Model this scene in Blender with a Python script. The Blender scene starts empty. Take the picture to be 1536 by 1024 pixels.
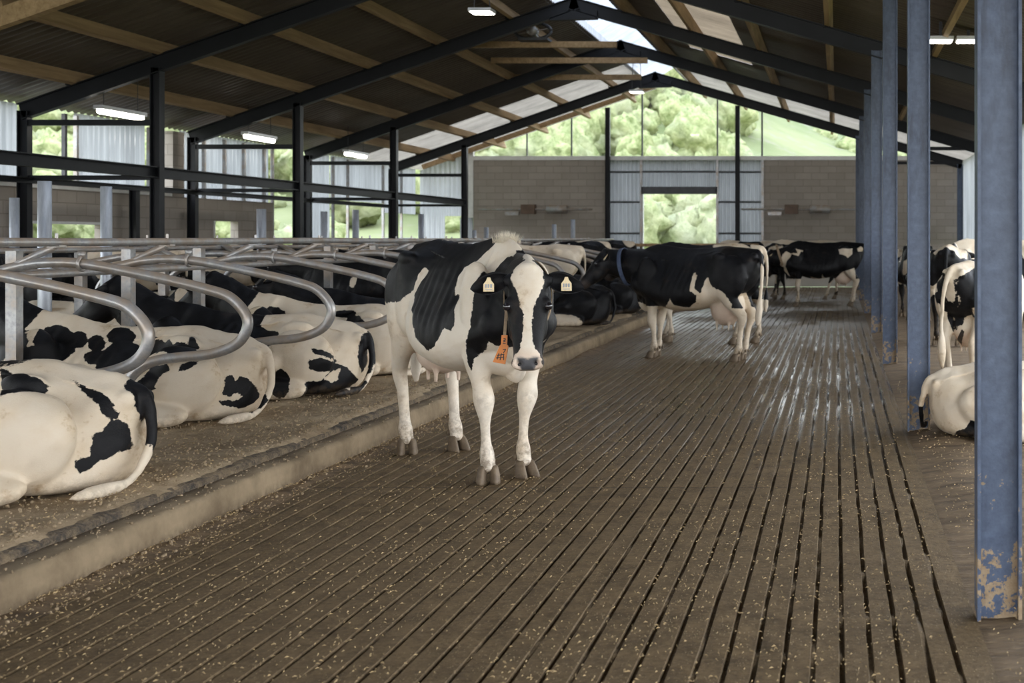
import bpy, bmesh, math, random
import numpy as np
from mathutils import Vector, Matrix, noise
R = math.radians
rnd = random.Random(7)
SC = bpy.context.scene
COL = SC.collection

# ------------------------------------------------------------------ objects
def link(o, parent=None):
    COL.objects.link(o)
    if parent is not None:
        o.parent = parent
    return o

def tag(o, label=None, cat=None, group=None, kind=None):
    if label: o['label'] = label
    if cat: o['category'] = cat
    if group: o['group'] = group
    if kind: o['kind'] = kind
    return o

def empty(name, loc=(0, 0, 0), rz=0.0, label=None, cat=None, group=None):
    o = bpy.data.objects.new(name, None)
    o.empty_display_size = .1
    o.location = loc
    o.rotation_euler = (0, 0, rz)
    link(o)
    return tag(o, label, cat, group)

def copy_tree(o, parent=None):
    c = o.copy(); COL.objects.link(c)
    c.parent = parent
    for ch in list(o.children):
        copy_tree(ch, c)
    return c

class MB:
    """collects verts / faces for one mesh"""
    def __init__(s):
        s.v = []; s.f = []; s.m = []; s.mi = 0
    def add(s, v, f):
        b = len(s.v)
        s.v += [tuple(p) for p in v]
        s.f += [tuple(i + b for i in q) for q in f]
        s.m += [s.mi] * len(f)
        return s
    def box(s, lo, hi):
        x0, y0, z0 = lo; x1, y1, z1 = hi
        return s.add([(x0,y0,z0),(x1,y0,z0),(x1,y1,z0),(x0,y1,z0),(x0,y0,z1),(x1,y0,z1),(x1,y1,z1),(x0,y1,z1)],
                     [(0,3,2,1),(4,5,6,7),(0,1,5,4),(1,2,6,5),(2,3,7,6),(3,0,4,7)])
    def prism(s, prof, p0, p1, up=(0, 0, 1)):
        """extrude 2D profile (side, up) from p0 to p1"""
        p0 = Vector(p0); p1 = Vector(p1)
        t = (p1 - p0).normalized(); u = Vector(up)
        sd = t.cross(u).normalized(); u = sd.cross(t).normalized()
        n = len(prof)
        v = [p0 + sd*a + u*b for a, b in prof] + [p1 + sd*a + u*b for a, b in prof]
        f = [(i, (i+1) % n, n + (i+1) % n, n + i) for i in range(n)]
        f += [tuple(range(n-1, -1, -1)), tuple(range(n, 2*n))]
        return s.add(v, f)
    def bar(s, p0, p1, w, h, up=(0, 0, 1)):
        return s.prism([(-w/2,-h/2),(w/2,-h/2),(w/2,h/2),(-w/2,h/2)], p0, p1, up)
    def ibeam(s, p0, p1, h, w, tf=.016, tw=.012, up=(0, 0, 1)):
        a, b = w/2, h/2
        pr = [(-a,-b),(a,-b),(a,-b+tf),(tw/2,-b+tf),(tw/2,b-tf),(a,b-tf),(a,b),(-a,b),(-a,b-tf),(-tw/2,b-tf),(-tw/2,-b+tf),(-a,-b+tf)]
        return s.prism(pr, p0, p1, up)
    def tube(s, pts, r, n=12, cap=True, rot=None):
        P = [Vector(p) for p in pts]
        rs = r if hasattr(r, '__len__') else [r]*len(P)
        T = []
        for i in range(len(P)):
            a = P[max(i-1, 0)]; b = P[min(i+1, len(P)-1)]
            T.append((b-a).normalized())
        u = Vector((0, 0, 1)) if abs(T[0].z) < .9 else Vector((0, 1, 0))
        v = []; f = []
        for i, p in enumerate(P):
            sd = T[i].cross(u).normalized(); u = sd.cross(T[i]).normalized()
            for k in range(n):
                a = 2*math.pi*k/n
                v.append(p + (sd*math.cos(a) + u*math.sin(a))*rs[i])
        for i in range(len(P)-1):
            for k in range(n):
                f.append((i*n+k, i*n+(k+1) % n, (i+1)*n+(k+1) % n, (i+1)*n+k))
        if cap:
            f.append(tuple(range(n-1, -1, -1))); f.append(tuple(range((len(P)-1)*n, len(P)*n)))
        return s.add(v, f)
    def build(s, name, mat, parent=None, smooth=False, loc=None):
        me = bpy.data.meshes.new(name)
        me.from_pydata([tuple(p) for p in s.v], [], s.f)
        for m in (mat if isinstance(mat, (list, tuple)) else [mat]):
            me.materials.append(m)
        if len(me.materials) > 1:
            me.polygons.foreach_set('material_index', s.m)
        if smooth:
            me.polygons.foreach_set('use_smooth', [True]*len(me.polygons))
        me.update()
        o = bpy.data.objects.new(name, me)
        if loc is not None: o.location = loc
        link(o, parent)
        return o

def catmull(P, sub, closed=False):
    P = np.asarray(P, float); n = len(P); out = []
    rng = range(n) if closed else range(n-1)
    for i in rng:
        if closed: a, b, c, d = P[(i-1) % n], P[i], P[(i+1) % n], P[(i+2) % n]
        else: a, b, c, d = P[max(i-1, 0)], P[i], P[i+1], P[min(i+2, n-1)]
        for k in range(sub):
            t = k/sub
            out.append(.5*((2*b) + (-a+c)*t + (2*a-5*b+4*c-d)*t*t + (-a+3*b-3*c+d)*t**3))
    if not closed: out.append(P[-1])
    return np.array(out)

# ------------------------------------------------------------------ materials
class N:
    def __init__(s, name):
        s.m = bpy.data.materials.new(name); s.m.use_nodes = True
        s.t = s.m.node_tree; s.t.nodes.clear()
        s.out = s.t.nodes.new('ShaderNodeOutputMaterial')
    def n(s, typ, **kw):
        x = s.t.nodes.new('ShaderNode' + typ)
        ins = kw.pop('ins', {})
        for k, v in kw.items(): setattr(x, k, v)
        for k, v in ins.items(): s.set(x.inputs[k], v)
        return x
    def set(s, sock, v):
        if isinstance(v, bpy.types.NodeSocket): s.t.links.new(v, sock)
        elif isinstance(v, bpy.types.Node): s.t.links.new(v.outputs[0], sock)
        else:
            if hasattr(sock.default_value, '__len__') and len(sock.default_value) == 4 and len(v) == 3: v = tuple(v) + (1,)
            sock.default_value = v
    def noise(s, vec, scale, detail=4, rough=.55, dist=0.0):
        return s.n('TexNoise', ins={'Vector': vec, 'Scale': scale, 'Detail': detail, 'Roughness': rough, 'Distortion': dist}).outputs[0]
    def math(s, op, a, b=None, c=None, clamp=False):
        x = s.n('Math', operation=op, use_clamp=clamp)
        for i, v in enumerate((a, b, c)):
            if v is not None: s.set(x.inputs[i], v)
        return x.outputs[0]
    def ramp(s, fac, a, b, smooth=False):
        x = s.n('MapRange', clamp=True, interpolation_type='SMOOTHSTEP' if smooth else 'LINEAR')
        s.set(x.inputs[0], fac); x.inputs[1].default_value = a; x.inputs[2].default_value = b
        return x.outputs[0]
    def mix(s, fac, a, b):
        x = s.n('Mix', data_type='RGBA'); s.set(x.inputs[0], fac); s.set(x.inputs[6], a); s.set(x.inputs[7], b)
        return x.outputs[2]
    def co(s, which='Object', scale=None):
        o = s.n('TexCoord').outputs[which]
        if scale is not None:
            o = s.n('Mapping', ins={'Vector': o, 'Scale': scale}).outputs[0]
        return o
    def pos(s, scale=None):
        o = s.n('NewGeometry').outputs['Position']
        if scale is not None:
            o = s.n('Mapping', ins={'Vector': o, 'Scale': scale}).outputs[0]
        return o
    def attr(s, name):
        return s.n('Attribute', attribute_name=name).outputs['Fac']
    def bump(s, h, dist=.01, strength=1.0, normal=None):
        b = s.n('Bump', ins={'Height': h, 'Distance': dist, 'Strength': strength})
        if normal is not None: s.set(b.inputs['Normal'], normal)
        return b.outputs[0]
    def pbr(s, color, rough=.6, metal=0.0, normal=None, spec=.5, **kw):
        b = s.n('BsdfPrincipled')
        s.set(b.inputs['Base Color'], color); s.set(b.inputs['Roughness'], rough); s.set(b.inputs['Metallic'], metal)
        s.set(b.inputs['Specular IOR Level'], spec)
        if normal is not None: s.set(b.inputs['Normal'], normal)
        for k, v in kw.items(): s.set(b.inputs[k.replace('_', ' ')], v)
        s.t.links.new(b.outputs[0], s.out.inputs[0])
        return s.m

def simple(name, color, rough=.6, metal=0.0, var=.25, scale=6.0, spec=.5):
    n = N(name); p = n.pos()
    f = n.noise(p, scale, 5)
    c = n.mix(n.ramp(f, .3, .7), tuple(k*(1-var) for k in color), tuple(min(1, k*(1+var)) for k in color))
    return n.pbr(c, rough, metal, n.bump(n.noise(p, scale*8, 3), .002, .4), spec)

M = {}
def make_mats():
    # --- grooved rubber / concrete alley
    n = N('alley_mat'); p = n.pos()
    big = n.noise(p, .7, 5, .6); mid = n.noise(p, 7, 6, .65); st = n.noise(n.pos((16, .5, 16)), 1.6, 4, .7)
    sep = n.n('SeparateXYZ', ins={0: p})
    c = n.mix(n.ramp(mid, .3, .7), (.060, .039, .0185), (.185, .124, .062))
    c = n.mix(n.ramp(big, .40, .62), c, n.mix(.55, c, (.135, .092, .048)))
    fleck = n.n('TexVoronoi', feature='F1', ins={'Vector': n.pos((1, .45, 1)), 'Scale': 75.0, 'Randomness': 1.0})
    fl = n.math('MULTIPLY', n.ramp(fleck.outputs['Distance'], .24, .14), n.ramp(n.noise(p, 2.2, 3), .38, .55))
    c = n.mix(n.math('MULTIPLY', fl, .6), c, (.40, .30, .165))
    for y0 in (9.75, 6.85, 14.6):       # joints between the mats
        q = n.math('ABSOLUTE', n.math('SUBTRACT', n.math('ADD', sep.outputs[1], n.math('MULTIPLY', mid, .03)), y0 + .015))
        c = n.mix(n.math('MULTIPLY', n.ramp(q, .012, .004), .75), c, (.022, .016, .010))
    wet = n.noise(n.pos((1.0, .35, 1)), 1.1, 4, .6)
    yy = n.ramp(sep.outputs[1], 6.0, 10.5, True)       # the washed, wetter part of the alley further in
    xx = n.ramp(sep.outputs[0], -3.0, -1.0, True)
    ph = n.math('FRACT', n.math('ADD', n.math('MULTIPLY', sep.outputs[0], 1/.097), 100 - .017/.097))
    near = n.ramp(n.math('ABSOLUTE', n.math('SUBTRACT', ph, .5)), .12, .38, True)     # water gathers along the grooves
    zone = n.math('MULTIPLY', yy, n.math('ADD', n.math('MULTIPLY', xx, .75), .25))
    patch = n.ramp(n.math('ADD', n.math('MULTIPLY', wet, .45), n.math('MULTIPLY', st, .55)), .39, .54)
    w = n.math('MULTIPLY', zone, n.math('MULTIPLY', patch, n.math('ADD', .30, n.math('MULTIPLY', near, .70))))
    far = n.ramp(sep.outputs[1], 16.0, 21.0, True)
    w = n.math('MAXIMUM', w, n.math('MULTIPLY', far, n.ramp(wet, .36, .5)))
    fine = n.noise(n.pos((1, .5, 1)), 45, 3, .7)
    ro = n.math('SUBTRACT', n.math('ADD', .60, n.math('MULTIPLY', fine, .2)), n.math('MULTIPLY', w, n.math('SUBTRACT', .53, n.math('MULTIPLY', far, .22))))
    c = n.mix(n.math('MULTIPLY', w, .45), c, (.045, .033, .022))
    crumb = n.noise(p, 38, 5, .75)
    c = n.mix(n.math('MULTIPLY', n.ramp(crumb, .52, .66), .4), c, (.24, .17, .092)); c = n.mix(n.math('MULTIPLY', n.ramp(crumb, .46, .36), .45), c, (.034, .023, .013))
    h = n.math('ADD', n.math('MULTIPLY', mid, .6), n.math('MULTIPLY', crumb, 1.0))
    h = n.math('ADD', h, n.math('MULTIPLY', n.math('ADD', st, fl), .3))
    h = n.math('MULTIPLY', h, n.math('SUBTRACT', 1.0, n.math('MULTIPLY', w, .80)))
    M['alley'] = n.pbr(c, ro, 0, n.bump(h, .0045, n.math('SUBTRACT', .85, n.math('MULTIPLY', w, .72))), n.math('ADD', .22, n.math('MULTIPLY', w, .4)))
    # --- sawdust bedding
    n = N('bedding_mat'); p = n.pos()
    a = n.noise(p, 1.6, 6, .65); b = n.noise(p, 9, 6, .7); f = n.noise(p, 90, 3, .7)
    c = n.mix(n.ramp(a, .35, .65), (.23, .165, .100), (.42, .325, .21))
    c = n.mix(n.math('MULTIPLY', n.ramp(b, .45, .7), .6), c, (.12, .083, .046))
    c = n.mix(n.math('MULTIPLY', n.ramp(f, .55, .75), .5), c, (.48, .37, .23))
    h = n.math('ADD', n.math('MULTIPLY', b, .9), n.math('MULTIPLY', f, .5))
    M['bedding'] = n.pbr(c, .9, 0, n.bump(h, .012, .9), .2)
    # --- dirt on the other side
    n = N('manure_floor_mat'); p = n.pos()
    a = n.noise(n.pos((.6, 2.2, 1)), 3.2, 6, .65); f = n.noise(n.pos((.5, 1.6, 1)), 30, 4, .7)
    c = n.mix(n.ramp(a, .35, .65), (.075, .049, .026), (.205, .138, .076))
    c = n.mix(n.math('MULTIPLY', n.ramp(f, .55, .72), .5), c, (.36, .255, .14))
    M['dirt'] = n.pbr(c, .72, 0, n.bump(n.math('ADD', a, n.math('MULTIPLY', f, .5)), .02, .9), .35)
    # --- concrete
    n = N('kerb_concrete'); p = n.pos()
    a = n.noise(p, 2.2, 7, .65); b = n.noise(p, 22, 5, .7)
    c = n.mix(n.ramp(a, .35, .65), (.125, .090, .052), (.27, .205, .128))
    sep = n.n('SeparateXYZ', ins={0: p})
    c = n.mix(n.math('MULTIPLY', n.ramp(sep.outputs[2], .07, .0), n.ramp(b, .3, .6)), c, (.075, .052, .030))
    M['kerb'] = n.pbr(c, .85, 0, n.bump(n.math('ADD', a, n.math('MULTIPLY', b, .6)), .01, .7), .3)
    n = N('mattress_rubber'); p = n.pos(); a = n.noise(p, 9, 6, .7); b = n.noise(p, 60, 3, .7)
    c = n.mix(n.ramp(n.math('ADD', n.math('MULTIPLY', a, .7), n.math('MULTIPLY', b, .3)), .40, .58), (.055, .048, .042), (.20, .150, .095))
    M['mat_edge'] = n.pbr(c, .85, 0, n.bump(n.math('ADD', a, b), .02, .9), .2)
    # --- concrete blocks
    n = N('block_wall_mat'); p = n.pos()
    sp = n.n('SeparateXYZ', ins={0: p})
    v = n.n('CombineXYZ', ins={0: n.math('ADD', sp.outputs[0], sp.outputs[1]), 1: sp.outputs[2], 2: 0.0})
    br = n.n('TexBrick', offset=.5, ins={'Vector': v.outputs[0], 'Color1': (.32, .285, .25, 1), 'Color2': (.37, .33, .29, 1), 'Mortar': (.25, .22, .19, 1),
             'Scale': 1.0, 'Mortar Size': .008, 'Mortar Smooth': .3, 'Bias': 0.0, 'Brick Width': .5, 'Row Height': .20})
    c = n.mix(n.math('MULTIPLY', n.ramp(n.noise(p, 1.5, 6, .7), .35, .7), .35), br.outputs[0], (.23, .20, .17))
    h = n.math('SUBTRACT', n.math('MULTIPLY', n.noise(p, 40, 4), .3), br.outputs['Fac'])
    M['block'] = n.pbr(c, .92, 0, n.bump(h, .006, .8), .2)
    # --- steel paints
    n = N('blue_paint'); p = n.co('Object')
    nn = n.noise(p, 4.5, 7, .7); n2 = n.noise(p, 24, 5, .7)
    c = n.mix(n.ramp(n2, .3, .7), (.040, .058, .102), (.080, .112, .178))
    c = n.mix(n.ramp(n.noise(n.co('Object', (3, 3, .8)), 1.3, 5, .7), .52, .62), c, (.028, .040, .070))
    sp = n.n('SeparateXYZ', ins={0: p})
    low = n.ramp(sp.outputs[2], 2.4, .05); low2 = n.ramp(sp.outputs[2], .75, .0)
    th = n.math('SUBTRACT', n.math('SUBTRACT', .685, n.math('MULTIPLY', low, .075)), n.math('MULTIPLY', low2, .135))
    rust = n.math('GREATER_THAN', n.math('ADD', n.math('MULTIPLY', nn, .75), n.math('MULTIPLY', n2, .25)), th)
    c = n.mix(rust, c, n.mix(n.ramp(n2, .35, .65), (.23, .155, .085), (.34, .26, .17)))
    M['blue'] = n.pbr(c, n.math('ADD', .42, n.math('MULTIPLY', rust, .45)), 0, n.bump(n.math('ADD', n2, n.math('MULTIPLY', rust, .8)), .003, .6), .5)
    M['black'] = simple('shaded_steel_paint', (.0065, .0072, .0095), .5, 0, .3, 3, .28)  # same paint as the posts, near black with the shade put into its colour
    n = N('galvanised'); p = n.pos()
    a = n.noise(p, 5, 6, .7); b = n.noise(p, 40, 4, .6)
    nor = n.n('SeparateXYZ', ins={0: n.n('NewGeometry').outputs['Normal']})
    dust = n.math('MULTIPLY', n.ramp(nor.outputs[2], .1, .8), n.ramp(a, .3, .55))   # dust that has settled on upward faces
    c = n.mix(n.ramp(b, .3, .7), (.26, .265, .275), (.42, .42, .42))
    c = n.mix(n.math('MULTIPLY', n.ramp(a, .42, .62), .65), c, (.27, .20, .135))
    c = n.mix(n.math('MULTIPLY', dust, .85), c, (.27, .20, .135))
    M['galv'] = n.pbr(c, n.math('ADD', .36, n.math('MULTIPLY', dust, .4)), n.math('SUBTRACT', .55, n.math('MULTIPLY', dust, .5)), n.bump(b, .002, .4), .5)
    n = N('galvanised_clean'); p = n.pos()
    a = n.noise(n.pos((6, 6, 1)), 3, 6, .7); c = n.mix(n.ramp(a, .35, .65), (.33, .36, .41), (.52, .55, .60))
    M['galv2'] = n.pbr(c, .38, .35, n.bump(a, .002, .3), .5)
    # --- timber
    n = N('timber_mat')
    p = n.pos((6, .35, 6)); a = n.noise(p, 2.5, 7, .65, .6); b = n.noise(n.pos(), 1.1, 4)
    c = n.mix(n.ramp(a, .3, .7), (.27, .175, .092), (.50, .345, .195))
    c = n.mix(n.math('MULTIPLY', n.ramp(b, .45, .7), .35), c, (.19, .13, .078))
    M['timber'] = n.pbr(c, .75, 0, n.bump(a, .003, .5), .3)
    # --- roof sheet, translucent sheet
    n = N('roof_sheet_mat'); p = n.pos((.4, 2.5, 1)); a = n.noise(p, 2.0, 6, .7); b = n.noise(n.pos(), .5, 4)
    c = n.mix(n.ramp(a, .3, .7), (.085, .068, .055), (.155, .128, .105))
    c = n.mix(n.math('MULTIPLY', n.ramp(b, .4, .7), .4), c, (.07, .055, .044))
    M['roof'] = n.pbr(c, .38, 0, n.bump(a, .002, .4), .5)
    def sheet(name, col, tr):
        n = N(name); a = n.noise(n.pos((1, 1, .25)), 1.6, 5, .6); b = n.noise(n.pos((.25, 9, .25)), 1.2, 4, .7)
        a = n.math('ADD', n.math('MULTIPLY', a, .5), n.math('MULTIPLY', b, .5))
        c = n.mix(n.ramp(a, .35, .65), tuple(k*.62 for k in col), tuple(k*1.1 for k in col))
        d = n.n('BsdfDiffuse', ins={'Color': c}); t = n.n('BsdfTranslucent', ins={'Color': c}); g = n.n('BsdfGlossy', ins={'Color': (1, 1, 1), 'Roughness': .25})
        m1 = n.n('MixShader', ins={0: tr, 1: d.outputs[0], 2: t.outputs[0]})
        fr = n.math('ADD', .05, n.math('MULTIPLY', n.math('POWER', n.n('LayerWeight', ins={'Blend': .5}).outputs['Facing'], 5.0), .45))
        m2 = n.n('MixShader', ins={0: fr, 1: m1.outputs[0], 2: g.outputs[0]})
        n.t.links.new(m2.outputs[0], n.out.inputs[0]); return n.m
    M['sheet'] = sheet('translucent_sheet_mat', (.36, .37, .39), .66)
    M['skylight'] = sheet('skylight_mat', (.235, .21, .175), .60)
    M['ridge'] = sheet('ridge_light_mat', (.36, .38, .42), .78)
    M['strip'] = sheet('strip_light_mat', (.17, .132, .09), .62)
    M['clad'] = sheet('door_cladding_mat', (.23, .24, .255), .38)
    # --- clear pane
    n = N('clear_pane_mat')
    t = n.n('BsdfTransparent', ins={'Color': (.97, .98, .97, 1)}); g = n.n('BsdfGlossy', ins={'Color': (1, 1, 1, 1), 'Roughness': .05})
    fr = n.math('POWER', n.n('LayerWeight', ins={'Blend': .5}).outputs['Facing'], 5.0)
    m = n.n('MixShader', ins={0: n.math('ADD', .04, n.math('MULTIPLY', fr, .5)), 1: t.outputs[0], 2: g.outputs[0]})
    n.t.links.new(m.outputs[0], n.out.inputs[0]); M['pane'] = n.m
    M['white'] = simple('white_trim_paint', (.72, .72, .70), .5, 0, .08)
    M['plaster'] = simple('pale_plinth', (.50, .46, .40), .85, 0, .15, 2)
    # --- outside
    n = N('meadow_mat'); p = n.pos(); a = n.noise(p, .12, 6, .65); b = n.noise(p, 1.3, 5, .7)
    c = n.mix(n.ramp(a, .35, .65), (.19, .30, .075), (.36, .46, .15))
    c = n.mix(n.math('MULTIPLY', n.ramp(b, .4, .7), .5), c, (.15, .25, .06))
    M['meadow'] = n.pbr(c, .9, 0, None, .2)
    n = N('hillside_mat'); p = n.pos(); a = n.noise(p, .06, 6, .65); b = n.noise(p, .45, 5, .7)
    c = n.mix(n.ramp(a, .38, .62), (.105, .135, .055), (.19, .205, .105))
    c = n.mix(n.ramp(b, .55, .7), c, (.20, .19, .15))
    M['hill'] = n.pbr(c, .9, 0, None, .2)
    n = N('hazed_leaf_mat'); p = n.pos(); a = n.noise(p, .25, 4, .6); b = n.noise(p, 1.6, 6, .75)
    c = n.mix(n.ramp(b, .36, .62), (.24, .30, .12), (.62, .65, .37)); c = n.mix(n.math('MULTIPLY', n.ramp(a, .5, .66), .6), c, (.56, .57, .42))  # greens paled so that haze and overexposure sit in the colour
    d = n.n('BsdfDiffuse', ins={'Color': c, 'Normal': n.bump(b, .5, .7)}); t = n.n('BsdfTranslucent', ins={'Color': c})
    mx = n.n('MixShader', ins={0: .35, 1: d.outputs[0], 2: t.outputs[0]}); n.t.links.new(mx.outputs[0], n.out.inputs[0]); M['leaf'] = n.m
    M['bark'] = simple('bark_mat', (.16, .12, .08), .9)
    def emis(name, col, s):
        n = N(name); e = n.n('Emission', ins={'Color': col + (1,), 'Strength': s}); n.t.links.new(e.outputs[0], n.out.inputs[0]); return n.m
    M['lamp'] = emis('led_lens', (1, .95, .86), 9.0)
    M['lamp_box'] = simple('lamp_housing', (.55, .55, .55), .4, .3, .1)
    M['darkgrey'] = simple('dark_grey_metal', (.06, .06, .065), .5, .4)
    M['brownbox'] = simple('brown_box', (.12, .075, .05), .6)
    M['straw'] = simple('straw_chip', (.33, .235, .115), .8, 0, .45, 30)
    # --- cow bits
    M['eye'] = simple('cow_eye', (.012, .010, .012), .08, 0, .2, 6, .8)
    n = N('tag_yellow'); a = n.noise(n.co('Object'), 60, 3)
    M['tag'] = n.pbr(n.mix(n.ramp(a, .3, .7), (.66, .52, .30), (.80, .66, .42)), .5)
    M['tag_print'] = simple('tag_print', (.30, .32, .36), .6)
    M['orange'] = simple('orange_tag', (.62, .20, .035), .5, 0, .15, 20)
    M['nostril'] = simple('nostril_shade', (.006, .005, .005), .5)  # near black: shade inside the nostril put into the colour
    M['ink'] = simple('black_ink', (.02, .018, .016), .6)
    M['strap'] = simple('neck_strap', (.26, .19, .12), .8, 0, .3, 25)
    M['strap_blue'] = simple('blue_neck_strap', (.05, .07, .125), .7, 0, .3, 25)
    M['tuft'] = simple('pale_hair', (.74, .67, .55), .8, 0, .1, 20)

def coat(name, white=(.66, .585, .475), noisy=0.0, dirt=.25, base=0.0):
    """hide: the 'patch' value is the distance into a black patch, in metres; 'kin' pigments muzzle / hoof / udder"""
    n = N(name); p = n.co('Object')
    e = n.math('ADD', n.math('MULTIPLY', n.math('SUBTRACT', n.noise(p, 38, 3, .7), .5), .030), n.math('MULTIPLY', n.math('SUBTRACT', n.noise(p, 9, 3, .6), .5), .035))
    d = n.math('ADD', n.attr('patch'), e)
    blk = n.ramp(d, -.002, .002)
    a = n.noise(p, 3.2, 6, .65); b = n.noise(p, 14, 5, .65)
    w = n.mix(n.math('MULTIPLY', n.ramp(a, .42, .72), .75), white, tuple(k*q for k, q in zip(white, (.86, .76, .62))))
    st = n.math('MULTIPLY', n.ramp(n.math('ADD', n.math('MULTIPLY', a, .5), n.math('MULTIPLY', b, .5)), .56, .66), dirt)
    w = n.mix(st, w, (.33, .22, .12))
    lowd = n.attr('mud')
    mud = n.math('MULTIPLY', lowd, n.ramp(n.noise(p, 22, 5, .7), .42, .60))
    k = n.mix(n.ramp(b, .35, .7), (.0036, .0036, .0043), (.0085, .0085, .0100))
    k = n.mix(n.math('MULTIPLY', st, .35), k, (.06, .038, .022))
    c = n.mix(blk, w, k)
    c = n.mix(n.math('MULTIPLY', n.attr('pink'), n.math('SUBTRACT', 1.0, n.math('MULTIPLY', blk, .9))), c, (.62, .46, .36))
    c = n.mix(n.attr('dark'), c, (.070, .070, .076))
    hoofc = n.mix(n.ramp(b, .3, .7), (.085, .060, .039), (.22, .165, .108))
    c = n.mix(n.attr('hoof'), c, hoofc)
    c = n.mix(n.math('MULTIPLY', mud, .85), c, (.135, .092, .052))
    ro = n.math('SUBTRACT', n.math('ADD', .56, n.math('MULTIPLY', blk, -.08)), n.math('MULTIPLY', n.attr('dark'), .14))
    hair = n.noise(n.co('Object', (40, 40, 160)), 2.2, 3, .7)
    h = n.math('ADD', n.math('MULTIPLY', hair, .5), n.math('MULTIPLY', b, .7))
    return n.pbr(c, ro, 0, n.bump(h, .005, .55), n.math('SUBTRACT', .40, n.math('MULTIPLY', blk, .22)))
# ================================================================== the barn
H = 1.42
XL, XR, XEL, XER = -10.25, .605, -12.25, 3.40
FY = [4.5, 8.875, 13.6, 18.1, 22.83, 27.79, 33.06]
YEND = 36.0
def zl(x): return 5.88 - .349*(-5.0 - x)
def zr(x): return 5.88 - .286*(x + 5.0)
def zraf(x): return zl(x) if x < -5 else zr(x)

def struct(o): o['kind'] = 'structure'; return o

def box_obj(name, lo, hi, mat):
    return struct(MB().box(lo, hi).build(name, mat))

def wall_holes(name, axis, at, th, u0, u1, z0, z1, holes, mat):
    """wall in the plane axis=at; holes are (u0,u1,z0,z1)"""
    us = sorted({u0, u1, *[h[0] for h in holes], *[h[1] for h in holes]})
    zs = sorted({z0, z1, *[h[2] for h in holes], *[h[3] for h in holes]})
    mb = MB()
    for a, b in zip(us, us[1:]):
        for c, d in zip(zs, zs[1:]):
            um, zm = (a+b)/2, (c+d)/2
            if any(h[0] < um < h[1] and h[2] < zm < h[3] for h in holes): continue
            if axis == 'x': mb.box((at-th/2, a, c), (at+th/2, b, d))
            else: mb.box((a, at-th/2, c), (b, at+th/2, d))
    return struct(mb.build(name, mat))

def corr(name, axis, at, u0, u1, z0, z1, mat, pitch=.15, amp=.016, ztop=None):
    """vertically ribbed sheet standing in the plane axis=at; ztop(u) optional"""
    mb = MB(); n = max(2, int((u1-u0)/pitch*6)); v = []; f = []
    for i in range(n+1):
        u = u0 + (u1-u0)*i/n
        ph = ((u-u0)/pitch) % 1.0
        o = amp*(1 if .1 < ph < .45 else (-1 if .6 < ph < .95 else 0))
        zt = ztop(u) if ztop else z1
        for z in (z0, zt):
            v.append((at+o, u, z) if axis == 'x' else (u, at+o, z))
    for i in range(n): f.append((2*i, 2*i+2, 2*i+3, 2*i+1))
    mb.add(v, f)
    return struct(mb.build(name, mat))

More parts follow.
